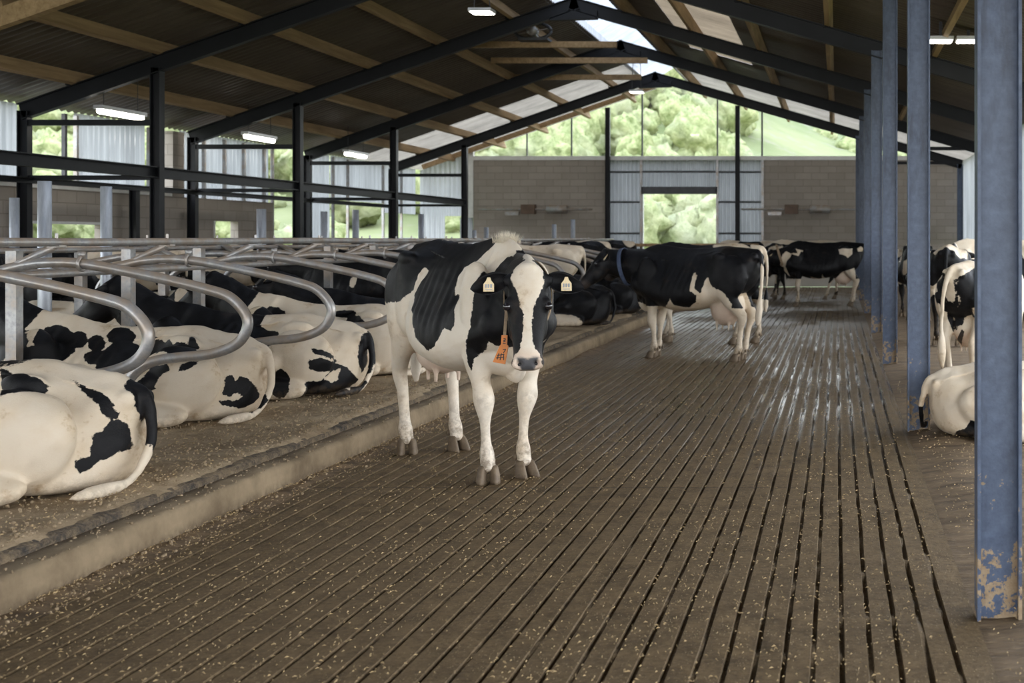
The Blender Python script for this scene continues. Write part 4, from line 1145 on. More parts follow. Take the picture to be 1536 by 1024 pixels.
# ================================================================== outside
def build_outside():
    def ground():
        v = []; f = []
        xs = [-160 + 8*i for i in range(36)]; ys = [-20 + 8*i for i in range(26)]
        for y in ys:
            for x in xs:
                v.append((x, y, land(x, y)))
        n = len(xs)
        for j in range(len(ys)-1):
            for i in range(n-1): f.append((j*n+i, j*n+i+1, (j+1)*n+i+1, (j+1)*n+i))
        struct(MB().add(v, f).build('ground', M['hill'], smooth=True))
    ground()
    r = random.Random(11)
    base = ellipsoid((0, 0, 0), (1, 1, 1), None, 12)
    def blob_tree(mb, x, y, z, h, w):
        for k in range(3):
            a = r.random()*6.28; q = .45*w*r.random(); s = w*(.45+.3*r.random())
            c = (x+q*math.cos(a), y+q*math.sin(a), z+h*(.35+.5*r.random())); off = r.random()*50
            vv = []
            for p in base.v:
                n_ = 1 + .40*noise.noise((p[0]*2.2+off, p[1]*2.2, p[2]*2.2)) + .40*noise.noise((p[0]*6+off, p[1]*6, p[2]*6))
                vv.append((c[0]+p[0]*s*n_, c[1]+p[1]*s*n_, c[2]+p[2]*s*.9*n_))
            mb.add(vv, base.f)
    mb = MB()
    for i in range(520):
        k = -1.05 + .98*r.random(); y = 66 + 95*r.random(); x = k*y
        blob_tree(mb, x, y, land(x, y)-.8, 2.5+3.5*r.random()**2, 1.5+1.6*r.random())
    for i in range(60):
        k = -.07 + .14*r.random(); y = 110 + 60*r.random(); x = k*y
        blob_tree(mb, x, y, land(x, y)-1.2, 1.2, 1.2+.8*r.random())
    tag(mb.build('hillside_foliage', M['leaf'], None, True), 'haze-paled green trees covering the hillside beyond the far gable', 'foliage', kind='stuff')
    mb = MB()
    for i in range(46):
        x = -14 + 16*r.random(); y = 50 + 9*r.random(); blob_tree(mb, x, y, -.2, 2.2+2.4*r.random(), 1.3+.9*r.random())
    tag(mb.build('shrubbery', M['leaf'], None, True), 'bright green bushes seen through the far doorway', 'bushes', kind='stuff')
    mb = MB()
    for i in range(70):
        x = -24 - 16*r.random(); y = 18 + 46*r.random(); blob_tree(mb, x, y, land(x, y)-.3, 1.6+1.8*r.random(), 1.2+.9*r.random())
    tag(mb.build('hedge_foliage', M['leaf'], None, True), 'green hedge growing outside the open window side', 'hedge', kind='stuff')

def land(x, y):
    """meadow that climbs into a hillside behind the barn, lower to one side"""
    k = x/max(y, 1)
    e = np.interp(k, [-1.2, -.9, -.55, -.3, -.16, -.08, 0, .1, .4], [.12, .11, .115, .15, .16, .135, .097, .080, .06])
    t = min(1, max(0, (y-48)/100)); t = t*t*(3-2*t)
    z = -.15 + e*150*t
    t2 = min(1, max(0, (-x-20)/60)); z = max(z, -.15 + 9*t2*t2*(3-2*t2) if y < 90 else z)
    if -16 < x < 8 and y < 45: z = -.25
    return z + (.4*noise.noise((x*.03, y*.03, 0)) if t > .1 else 0)

# ================================================================== herd
HX = (1.28, 0, 1.34)
def std(poll=HX, axis=(.66, 0, -.75), normal=(.75, 0, .66)): return (poll, axis, normal)
FEET = {'FR': (.58, -.15), 'FL': (.58, .15), 'HR': (-.60, -.16), 'HL': (-.60, .16)}
WALK = {'FR': (.68, -.13), 'FL': (.48, .14), 'HR': (-.72, -.14), 'HL': (-.50, .15)}

def build_cows():
    M['coat_main'] = coat('holstein_hide', (.70, .63, .53), dirt=.55)
    M['coat'] = coat('holstein_hide_soiled', (.64, .55, .43), dirt=.8)
    # ---- the cow looking at the camera
    a = R(-50.6)
    main = dict(voxel=.0095, smooth=6, head=((1.185, -.145, 1.262), (.19, -.09, -.98), (.905, -.425, .10)), feet={'FR': (.595, -.125), 'FL': (.565, .115), 'HR': (-.62, -.155), 'HL': (-.535, .15)},
                toe={'FR': R(-22), 'FL': R(5), 'HR': R(-18), 'HL': R(8)}, udder=-.03, print=1, tagk=1.35, eardrop=.17, t0=(1, -.05, .05))
    o, g = add_cow(main, (-2.325, 7.555, 0), a, 'black and white dairy cow standing in the alley and looking straight at the camera', PAT['main'], BLAZE_MAIN, -1.0, mat=M['coat_main'])
    hd = g['head']
    # neck strap with its orange number tag
    mb = MB(); ang = np.linspace(0, 2*math.pi, 41); c = hd.P(0, .10, -.27); ring = []
    up = unit(hd.a*-.9 - hd.n*.45)
    for t in ang: ring.append(c + hd.s*math.cos(t)*.128 + up*(math.sin(t)*.255 - .02))
    COLLAR(mb, ring, unit(np.cross(hd.s, up)), .036, .006)
    st = mb.build('neck_strap', M['strap'], o)
    p = hd.P(-.118, .345, -.17)
    t = empty('neck_tag'); t.parent = o
    return_tag(hd, p, t)
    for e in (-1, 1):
        m_ = ellipsoid((0, 0, 0), (.0125, .0085, .006), None, 8); nb = MB().add(m_.v, m_.f).build('nostril', M['nostril'], o, True)  # dark disc laid over each dent as the painted shade of the hole
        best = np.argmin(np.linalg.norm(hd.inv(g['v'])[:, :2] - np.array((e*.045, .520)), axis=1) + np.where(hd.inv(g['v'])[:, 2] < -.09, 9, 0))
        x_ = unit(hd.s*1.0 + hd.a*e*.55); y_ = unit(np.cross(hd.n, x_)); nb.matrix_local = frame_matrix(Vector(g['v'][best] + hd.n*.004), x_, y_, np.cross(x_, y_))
    # tuft of hair on the withers
    mb = MB(); r = random.Random(5)
    for k in range(420):
        x = .50 + .16*r.random(); y = .055*(r.random()-.5)*2; z = 1.435 - abs(y)*.55
        L = .018 + .030*r.random(); dx, dy = .012*r.gauss(0, 1), .012*r.gauss(0, 1) + y*.25; w = .0016
        mb.add([(x-w, y, z-.012), (x+w, y, z-.012), (x, y+w, z-.012), (x+dx, y+dy, z+L)], [(0, 1, 3), (1, 2, 3), (2, 0, 3)])
    mb.build('withers_hair', M['tuft'], o)
    # ---- cows lying in the near row
    L_UP = ((1.12, -.05, .92), (.72, -.1, -.62), (.62, 0, .72))
    lieA = dict(pose='lie', voxel=.013, head=L_UP, over=1)
    gL = cow_geometry(lieA)
    add_cow(lieA, (-4.32, 5.92, .205), R(180), 'big white cow lying with its dark tail end to the alley, closest to the camera', PAT['A'], 'black', -1, geo=gL)
    add_cow(lieA, (-4.80, 8.22, .205), R(178), 'lying cow with spotted forequarters and a cream rump, second from the front', PAT['B'], 'black', -1, geo=gL)
    add_cow(lieA, (-4.65, 9.55, .205), R(181), 'lying cow with black forequarters and a spotted rump, third from the front', PAT['C'], 'black', -1, geo=gL)
    add_cow(lieA, (-4.62, 10.95, .205), R(180), 'white lying cow with round black spots, partly behind the standing cow', PAT['D'], 'black', -1, geo=gL)
    lieB = dict(pose='lie', voxel=.018, head=((1.16, .05, .90), (.60, .25, -.70), (.75, .2, .6)))
    gB = cow_geometry(lieB)
    add_cow(lieB, (-4.55, 12.15, .205), R(180), 'all black cow lying behind the white cow with round spots', [('e', 'b', (0, 0, .3), (3, 3, 3))], 'black', 1, geo=gB)
    add_cow(lieB, (-4.12, 17.1, .205), R(180), 'black lying cow whose rump shows past the ear of the standing cow', [('e', 'w', (-.3, .5, .05), (.3, .2, .12))], 'black', 1, geo=gB)
    add_cow(lieB, (-4.05, 19.6, .205), R(182), 'black lying cow below the head of the cow with a blue collar', [], 'black', 1, geo=gB)
    # ---- second row, heads towards the near row
    lieC = dict(pose='lie', voxel=.018, head=((1.12, -.28, .74), (.35, -.45, -.80), (.45, -.85, .10)), t0=(1, -.2, .3))
    gC = cow_geometry(lieC)
    bl = [(-.05, .0), (.02, .055), (.10, .06), (.17, .05), (.24, .02), (.30, .0), (.60, -.02)]
    add_cow(lieC, (-7.35, 11.68, .205), 0, 'lying cow with a white blaze on its face, looking out between stall posts', [('n', 'b', 1.8, .0, 8.0), ('e', 'w', (1.0, -.2, .35), (.3, .3, .25))], bl, -1, geo=gC)
    add_cow(lieC, (-7.2, 12.93, .205), 0, 'black faced cow with pale ears lying behind the second loop divider', [], 'black', 1, geo=gC)
    # ---- standing in the second row and beyond
    gS = cow_geometry(dict(voxel=.019, head=std(), feet=FEET))
    gW = cow_geometry(dict(voxel=.019, head=std((1.22, .1, 1.20), (.70, .2, -.70), (.7, .1, .7)), feet=WALK))
    S = dict(head=std(), feet=FEET)
    def st_cow(x, y, hd_, k, lab, ops, face, base, z=0.0, g=None, grp=None):
        return add_cow(S, (x, y, z), R(hd_), lab, ops, face, base, k, geo=g or gS, group=grp)
    st_cow(-5.25, 13.45, 180, .77, 'black cow standing behind the third and fourth loop dividers', [('e', 'w', (.1, .33, .98), (.05, .1, .10))], 'black', 1, .205)
    st_cow(-7.9, 10.30, 178, .80, 'black cow standing among the stall posts at the edge of the view', [('n', 'w', 2.0, .09, 1.0)], 'black', 1, .205)
    st_cow(-9.2, 13.2, 184, .95, 'black cow standing behind the first loop divider', [('e', 'w', (.3, .3, .7), (.3, .2, .1))], 'black', 1, 0, gW)
    spread = [(-9.3, 14.4, 10, .92, 'pale cow standing farther back, above the neck rail', -1, 3.1), (-9.7, 16.2, 185, .94, 'dark cow standing farther back, behind the two tall posts', 1, 5.2), (-7.2, 17.93, 5, .93, 'spotted cow standing farther back, left of the small block window', -1, 7.7),
              (-9.8, 19.6, 178, .95, 'black patched cow standing under the small block window', 1, 9.9), (-7.4, 21.68, 183, .95, 'dark cow standing in front of the bright open bay', 1, 12.4), (-4.95, 22.12, 180, .96, 'dark cow standing behind the standing cow withers', 1, 15.5), (-4.9, 24.62, 180, .95, 'black cow standing by the far end of the rails', 1, 18.3), (-9.6, 26.2, 20, .95, 'dark cow near the far block wall', 1, 21.7)]
    for x, y, h, k, lab, base, seed in spread:
        st_cow(x, y, h, k if x < -8.4 else .84, lab, [('n', 'w' if base > 0 else 'b', 1.7, .05, seed)], 'black', base, 0.0 if x < -8.4 else .205, gW if int(seed) % 2 else gS)
    st_cow(-4.62, 18.4, 184, .80, 'cream cow standing in a stall beyond the ear of the standing cow', [('e', 'b', (.9, 0, 1.2), (.4, .4, .4))], 'black', -1, .205)
    # ---- middle distance pair
    mid = dict(voxel=.013, head=((1.33, .10, 1.375), (.42, .42, -.80), (.62, .62, .50)), feet={'FR': (.62, -.12), 'FL': (.54, .13), 'HR': (-.58, -.13), 'HL': (-.62, .12)}, udder=.09, t0=(1, .02, .25), tagk=1.5,
               tail=[(-.77, 0, 1.355, .03, .035), (-.88, .01, 1.335, .036, .036), (-.94, .04, 1.20, .028, .028), (-.95, .075, .98, .024, .024), (-.95, .10, .80, .024, .024), (-.94, .12, .68, .040, .036), (-.93, .13, .55, .044, .040), (-.92, .135, .46, .02, .02)])
    k = .94
    om, gm = add_cow(mid, (-1.66, 14.2, 0), R(157.5), 'black cow with white belly and blue collar standing side on in the alley', PAT['mid'], 'black', 1, k)
    c = np.array((1.02, .02, 1.15)); ring = [c + np.array((.05*math.sin(t), .155*math.cos(t), .235*math.sin(t)))*1.0 for t in ang]
    mb = MB(); COLLAR(mb, [p*k for p in ring], unit((1, 0, -.2)), .05, .006); mb.build('neck_strap', M['strap_blue'], om)
    o2, _ = add_cow(dict(voxel=.018, head=std(), feet=WALK), (-1.80, 16.5, 0), R(162), 'cow with a white tail head standing close behind the blue collared cow', PAT['mid2'], 'black', 1, .96)
    # ---- far group by the end of the alley
    oE, gE = add_cow(dict(voxel=.016, head=((1.20, .1, 1.25), (.72, .2, -.66), (.66, .3, .7)), feet=FEET, udder=.05), (-.27, 25.4, 0), R(183), 'black cow with white udder leading the group at the far end of the alley', PAT['E'], 'black', 1, .96)
    c = np.array((.98, .03, 1.12)); ring = [c + np.array((.07*math.sin(t), .15*math.cos(t), .23*math.sin(t))) for t in ang]
    mb = MB(); COLLAR(mb, [p*.96 for p in ring], unit((1, 0, -.3)), .05, .006); mb.build('neck_strap', M['strap'], oE)
    st_cow(-.75, 28.2, 180, .98, 'white backed spotted cow just behind the group leader at the alley end', [('n', 'b', 1.9, .02, 4.4), ('e', 'w', (0, 0, 1.45), (1, .3, .16))], 'black', -1, 0, gW)
    st_cow(-2.1, 29.2, 190, .97, 'pale bellied cow at the alley end, only its neck and legs showing', [('n', 'b', 2.0, .02, 6.1)], 'black', -1, 0, gS)
    # ---- the other side of the blue posts
    right = dict(voxel=.014, head=std((1.2, -.1, 1.1), (.6, -.1, -.8), (.8, 0, .6)), feet={'FR': (.58, -.15), 'FL': (.58, .15), 'HR': (-.66, -.15), 'HL': (-.55, .15)}, udder=.03,
                 tail=[(-.77, 0, 1.355, .03, .035), (-.89, .02, 1.32, .034, .034), (-.95, .06, 1.15, .026, .026), (-.955, .09, .90, .022, .022), (-.95, .10, .70, .024, .022), (-.945, .10, .58, .045, .04), (-.94, .10, .45, .05, .045), (-.93, .10, .30, .018, .018)])
    add_cow(right, (1.40, 11.45, .0), R(62), 'soiled white and black cow standing with its rump towards the camera beyond the blue posts', PAT['R'], 'black', -1, .86)
    add_cow(lieA, (1.43, 8.70, .02), R(6), 'white cow lying between the two closest blue posts', PAT['RL'], 'black', -1, .85, geo=gL)
    st_cow(1.55, 16.2, 80, .93, 'brownish dark cow standing beyond the second blue post', [('n', 'w', 2.0, .06, 2.2)], 'black', 1, .03)
    st_cow(1.35, 21.0, 95, .95, 'dark cow glimpsed between the third and second blue posts', [('n', 'w', 2.0, .05, 13.0)], 'black', 1, .03, gW)
    st_cow(2.6, 19.0, 182, .97, 'pale backed cow standing by the low white wall', [('n', 'b', 1.8, .06, 17.0)], 'black', -1, .03, gW)

def COLLAR(mb, ring, axis, w, t):
    """flat band following the ring of points, w wide along axis"""
    ring = np.array(ring); c = ring.mean(0); n = len(ring) - 1; v = []; f = []
    for p in ring[:n]:
        o = unit(p - c)
        for s_, q in ((-1, 0), (1, 0), (1, 1), (-1, 1)): v.append(p + axis*s_*w/2 + o*t*q)
    for i in range(n):
        j = (i+1) % n
        for k in range(4): f.append((i*4+k, j*4+k, j*4+(k+1) % 4, i*4+(k+1) % 4))
    mb.add(v, f)

def return_tag(hd, p, t):
    up = unit(np.array((0, 0, 1.0))); n = unit(hd.n*1.0 + hd.s*-.25); x = unit(np.cross(up, n)); up = np.cross(n, x)
    t.matrix_local = frame_matrix(Vector(p), x, up, n)
    mb = MB()
    prof = [(-.022, .0), (.010, .0), (.010, -.052), (.018, -.060), (.006, -.160), (-.062, -.148), (-.030, -.062), (-.022, -.05)]
    m = len(prof); v = [(x_, y, .005) for x_, y in prof] + [(x_, y, -.005) for x_, y in prof]
    mb.add(v, [tuple(range(m-1, -1, -1)), tuple(range(m, 2*m))] + [(i, (i+1) % m, m+(i+1) % m, m+i) for i in range(m)])
    mb.build('plate', M['orange'], t)
    mb = MB(); z0, z1 = .0052, .0062
    def st(a, b, w=.005): 
        a, b = np.array(a), np.array(b); d = unit(np.append(b-a, 0))[:2]; q = np.array((-d[1], d[0]))*w/2
        P = [a+q, b+q, b-q, a-q]; mb.add([(x_, y, z1) for x_, y in P] + [(x_, y, z0) for x_, y in P], [(3, 2, 1, 0), (4, 5, 6, 7)] + [(i, (i+1) % 4, 4+(i+1) % 4, 4+i) for i in range(4)])
    # "417"-like strokes: small upper figure, larger lower figures
    for a, b in [((-.010, -.020), (.002, -.020)), ((.002, -.020), (-.008, -.040)), ((-.010, -.030), (.003, -.034)), ((-.012, -.046), (.004, -.046)),
                 ((-.010, -.080), (.006, -.078)), ((.006, -.078), (-.006, -.100)), ((-.040, -.112), (.000, -.106)), ((-.030, -.100), (-.038, -.134)), ((-.016, -.100), (-.022, -.138)), ((-.044, -.126), (-.006, -.122)), ((-.004, -.108), (-.002, -.138))]:
        st(a, b)
    mb.build('figures', M['ink'], t)
    MB().bar((-.006, 0, 0), (-.010, .14, -.02), .016, .004, (0, 0, 1)).build('hanger', M['strap'], t)
BLAZE_MAIN = [(-.06, .02), (-.03, .055), (.0, .078), (.04, .088), (.075, .086), (.13, .064), (.19, .044), (.26, .028), (.33, .021), (.40, .026), (.44, .042), (.47, .066), (.50, .075), (.60, .09)]
PAT = {k: [] for k in ('main', 'A', 'B', 'C', 'D', 'mid', 'mid2', 'E', 'R', 'RL')}
# coat patches, in each animal's own coordinates (metres)
PAT['main'] = [('side','b',-1,[(-0.408, 1.014), (-0.329, 1.064), (-0.261, 1.095), (-0.265, 1.15), (-0.271, 1.192), (-0.259, 1.234), (-0.208, 1.218), (-0.182, 1.193), (-0.207, 1.145), (-0.201, 1.072), (-0.142, 0.994), (-0.025, 0.896), (0.074, 0.818), (0.126, 0.793), (0.2, 0.755), (0.289, 0.775), (0.356, 0.855), (0.398, 0.895), (0.474, 0.879), (0.496, 0.938), (0.388, 1.068), (0.316, 1.089), (0.254, 1.194), (0.258, 1.242), (0.32, 1.265), (0.387, 1.284), (0.419, 1.33), (0.486, 1.384), (0.55, 1.443), (0.531, 1.443), (-0.057, 1.396), (-0.843, 1.45), (-0.98, 1.42), (-0.98, 1.02), (-0.62, 1.00)]), ('side','b',1,[(-0.408, 1.014), (-0.329, 1.064), (-0.261, 1.095), (-0.265, 1.15), (-0.271, 1.192), (-0.259, 1.234), (-0.208, 1.218), (-0.182, 1.193), (-0.207, 1.145), (-0.201, 1.072), (-0.142, 0.994), (-0.025, 0.896), (0.074, 0.818), (0.126, 0.793), (0.2, 0.755), (0.289, 0.775), (0.356, 0.855), (0.398, 0.895), (0.474, 0.879), (0.496, 0.938), (0.388, 1.068), (0.316, 1.089), (0.254, 1.194), (0.258, 1.242), (0.32, 1.265), (0.387, 1.284), (0.419, 1.33), (0.486, 1.384), (0.55, 1.443), (0.531, 1.443), (-0.057, 1.396), (-0.843, 1.45), (-0.98, 1.42), (-0.98, 1.02), (-0.62, 1.00)]), ('side','b',-1,[(0.732, 1.312), (0.689, 1.242), (0.69, 1.19), (0.69, 1.15), (0.693, 1.103), (0.688, 1.014), (0.664, 0.923), (0.633, 0.847), (0.595, 0.8), (0.586, 0.772), (0.589, 0.709), (0.598, 0.655), (0.616, 0.701), (0.634, 0.738), (0.663, 0.764), (0.708, 0.787), (0.757, 0.835), (0.762, 0.825), (0.766, 0.805), (0.838, 0.807), (1.241, 0.909), (1.223, 1.123), (1.104, 1.294), (0.958, 1.327), (0.76, 1.359), (0.737, 1.373), (0.767, 1.351), (0.806, 1.32)]), ('side','b',1,[(0.732, 1.312), (0.689, 1.242), (0.69, 1.19), (0.69, 1.15), (0.693, 1.103), (0.688, 1.014), (0.664, 0.923), (0.633, 0.847), (0.595, 0.8), (0.586, 0.772), (0.589, 0.709), (0.598, 0.655), (0.616, 0.701), (0.634, 0.738), (0.663, 0.764), (0.708, 0.787), (0.757, 0.835), (0.762, 0.825), (0.766, 0.805), (0.838, 0.807), (1.241, 0.909), (1.223, 1.123), (1.104, 1.294), (0.958, 1.327), (0.76, 1.359), (0.737, 1.373), (0.767, 1.351), (0.806, 1.32)])]
PAT['A'] = [('p','b',[(-0.235, 0.061, 0.583), (-0.499, 0.236, 0.585), (-0.563, 0.183, 0.498), (-0.562, 0.33, 0.517), (-0.532, 0.368, 0.512), (-0.469, 0.397, 0.498)],0.25), ('p','b',[(-0.612, 0.102, 0.533), (-0.755, 0.122, 0.481), (-0.842, 0.134, 0.403), (-0.783, 0.167, 0.425), (-0.673, 0.13, 0.486)],0.25), ('p','b',[(-0.785, 0.166, 0.425), (-0.814, 0.149, 0.419), (-0.859, 0.127, 0.373), (-0.858, 0.136, 0.353), (-0.827, 0.169, 0.357), (-0.802, 0.179, 0.383)],0.2), ('p','b',[(-0.744, 0.276, 0.141), (-0.749, 0.277, 0.169), (-0.785, 0.24, 0.184), (-0.789, 0.223, 0.287), (-0.815, 0.196, 0.304), (-0.833, 0.167, 0.343), (-0.863, 0.133, 0.345), (-0.887, 0.101, 0.311), (-0.884, 0.071, 0.19), (-0.859, 0.139, 0.187), (-0.84, 0.168, 0.164), (-0.81, 0.212, 0.157), (-0.783, 0.237, 0.12), (-0.756, 0.262, 0.113)],0.25)]
PAT['B'] = [('p','b',[(-0.763, 0.242, 0.297), (-0.789, 0.216, 0.314), (-0.813, 0.204, 0.273), (-0.824, 0.187, 0.301), (-0.861, 0.143, 0.276), (-0.886, 0.073, 0.197), (-0.874, 0.031, 0.141), (-0.85, 0.083, 0.097), (-0.815, 0.17, 0.079), (-0.748, 0.269, 0.122), (-0.742, 0.278, 0.143), (-0.801, 0.22, 0.14), (-0.837, 0.173, 0.16), (-0.821, 0.2, 0.193), (-0.79, 0.236, 0.168), (-0.757, 0.268, 0.191)],0.2), ('p','b',[(-0.275, 0.479, 0.168), (-0.254, 0.492, 0.189), (-0.286, 0.512, 0.269), (-0.351, 0.507, 0.317), (-0.38, 0.458, 0.398), (-0.493, 0.465, 0.409), (-0.511, 0.478, 0.372), (-0.439, 0.489, 0.315), (-0.421, 0.493, 0.248), (-0.347, 0.499, 0.219)],0.2), ('p','b',[(-0.575, 0.471, 0.371), (-0.573, 0.451, 0.417), (-0.667, 0.408, 0.429), (-0.648, 0.444, 0.388), (-0.602, 0.467, 0.365)],0.2), ('p','b',[(0.54, 0.282, 0.535), (0.546, 0.296, 0.485), (0.587, 0.301, 0.447), (0.666, 0.276, 0.431), (0.834, 0.133, 0.43), (0.966, 0.009, 0.461), (0.962, 0.047, 0.513), (0.915, 0.087, 0.57), (0.855, 0.105, 0.61), (0.791, 0.108, 0.625), (0.724, 0.113, 0.611), (0.575, 0.256, 0.584)],0.2), ('p','b',[(0.408, 0.262, 0.384), (0.41, 0.282, 0.327), (0.426, 0.325, 0.288), (0.462, 0.361, 0.277), (0.514, 0.376, 0.294), (0.557, 0.379, 0.337), (0.592, 0.355, 0.393), (0.62, 0.294, 0.446), (0.574, 0.294, 0.49), (0.515, 0.289, 0.506), (0.46, 0.277, 0.489), (0.422, 0.265, 0.444)],0.2), ('p','b',[(0.306, 0.148, 0.514), (0.298, 0.19, 0.456), (0.329, 0.227, 0.414), (0.394, 0.244, 0.398), (0.443, 0.283, 0.419), (0.491, 0.293, 0.465), (0.518, 0.284, 0.525), (0.519, 0.254, 0.584), (0.573, 0.1, 0.618), (0.507, 0.082, 0.634), (0.441, 0.065, 0.616), (0.362, 0.096, 0.572)],0.2), ('p','b',[(0.248, 0.13, 0.533), (0.238, 0.159, 0.505), (0.25, 0.176, 0.484), (0.284, 0.174, 0.476), (0.318, 0.173, 0.484), (0.358, 0.149, 0.504), (0.382, 0.128, 0.532), (0.388, 0.106, 0.561), (0.376, 0.089, 0.582), (0.348, 0.081, 0.589), (0.311, 0.085, 0.582), (0.275, 0.103, 0.561)],0.2), ('p','b',[(0.115, 0.151, 0.509), (0.104, 0.179, 0.479), (0.115, 0.197, 0.457), (0.14, 0.206, 0.45), (0.173, 0.202, 0.458), (0.212, 0.177, 0.479), (0.235, 0.155, 0.509), (0.248, 0.125, 0.538), (0.24, 0.102, 0.56), (0.215, 0.092, 0.568), (0.18, 0.099, 0.56), (0.141, 0.124, 0.539)],0.2), ('p','b',[(-0.06, 0.093, 0.557), (-0.065, 0.122, 0.527), (-0.046, 0.151, 0.506), (-0.003, 0.164, 0.498), (0.052, 0.158, 0.506), (0.107, 0.131, 0.527), (0.141, 0.101, 0.557), (0.15, 0.066, 0.587), (0.13, 0.039, 0.609), (0.089, 0.022, 0.616), (0.033, 0.028, 0.608), (-0.022, 0.054, 0.586)],0.2), ('p','b',[(0.003, 0.234, 0.423), (0.004, 0.254, 0.399), (0.031, 0.268, 0.381), (0.078, 0.274, 0.375), (0.138, 0.26, 0.38), (0.179, 0.255, 0.398), (0.215, 0.222, 0.421), (0.214, 0.203, 0.445), (0.183, 0.194, 0.463), (0.135, 0.189, 0.47), (0.076, 0.2, 0.464), (0.032, 0.211, 0.446)],0.2), ('p','b',[(-0.298, 0.358, 0.456), (-0.318, 0.42, 0.419), (-0.26, 0.408, 0.386), (-0.094, 0.259, 0.358), (-0.027, 0.264, 0.37), (0.034, 0.251, 0.4), (0.073, 0.221, 0.441), (0.078, 0.183, 0.482), (0.046, 0.151, 0.511), (-0.016, 0.136, 0.522), (-0.086, 0.132, 0.51), (-0.147, 0.146, 0.479)],0.2), ('p','b',[(-0.096, 0.261, 0.356), (-0.105, 0.297, 0.326), (-0.076, 0.308, 0.302), (-0.03, 0.315, 0.293), (0.011, 0.33, 0.304), (0.059, 0.313, 0.327), (0.087, 0.291, 0.359), (0.09, 0.266, 0.391), (0.069, 0.241, 0.414), (0.024, 0.233, 0.423), (-0.028, 0.234, 0.414), (-0.065, 0.234, 0.388)],0.2), ('p','b',[(-0.548, 0.186, 0.506), (-0.617, 0.348, 0.497), (-0.574, 0.394, 0.484), (-0.494, 0.418, 0.48), (-0.384, 0.391, 0.483), (-0.164, 0.149, 0.477), (-0.124, 0.127, 0.499), (-0.134, 0.102, 0.521), (-0.195, 0.083, 0.538), (-0.408, 0.274, 0.561), (-0.497, 0.264, 0.554), (-0.519, 0.18, 0.529)],0.2)]
PAT['C'] = [('p','b',[(-0.608, 0.501, 0.034), (-0.626, 0.437, 0.128), (-0.713, 0.374, 0.132), (-0.767, 0.339, 0.192), (-0.693, 0.436, 0.203), (-0.648, 0.463, 0.233), (-0.649, 0.466, 0.29), (-0.716, 0.435, 0.31), (-0.81, 0.212, 0.229), (-0.853, 0.051, 0.093), (-0.923, 0.237, 0.014), (-0.884, 0.338, 0.005), (-0.636, 0.197, 0.002), (-0.593, 0.483, 0.023)],0.25), ('p','w',[(-0.724, 0.373, 0.143), (-0.794, 0.231, 0.208), (-0.776, 0.244, 0.116), (-0.741, 0.272, 0.096)],0.2), ('p','b',[(-0.357, 0.487, 0.209), (-0.342, 0.476, 0.168), (-0.331, 0.511, 0.143), (-0.302, 0.529, 0.135), (-0.263, 0.524, 0.145), (-0.224, 0.498, 0.171), (-0.216, 0.503, 0.211), (-0.229, 0.509, 0.251), (-0.253, 0.503, 0.279), (-0.292, 0.507, 0.29), (-0.334, 0.518, 0.281), (-0.361, 0.517, 0.252)],0.2), ('p','b',[(-0.512, 0.498, 0.124), (-0.527, 0.555, 0.072), (-0.503, 0.562, 0.031), (-0.465, 0.558, 0.015), (-0.435, 0.574, 0.032), (-0.406, 0.569, 0.074), (-0.377, 0.526, 0.128), (-0.365, 0.478, 0.181), (-0.399, 0.493, 0.226), (-0.435, 0.492, 0.241), (-0.472, 0.491, 0.225), (-0.496, 0.483, 0.181)],0.2), ('p','b',[(-0.651, 0.442, 0.39), (-0.763, 0.386, 0.35), (-0.825, 0.193, 0.227), (-0.75, 0.41, 0.318), (-0.676, 0.449, 0.345)],0.2), ('p','b',[(-0.325, 0.421, 0.423), (-0.246, 0.396, 0.387), (-0.203, 0.473, 0.292), (-0.154, 0.535, 0.129), (0.359, 0.409, 0.115), (0.475, 0.275, 0.515), (0.321, 0.032, 0.639), (-0.088, 0.104, 0.549), (-0.292, 0.194, 0.485)],0.3)]
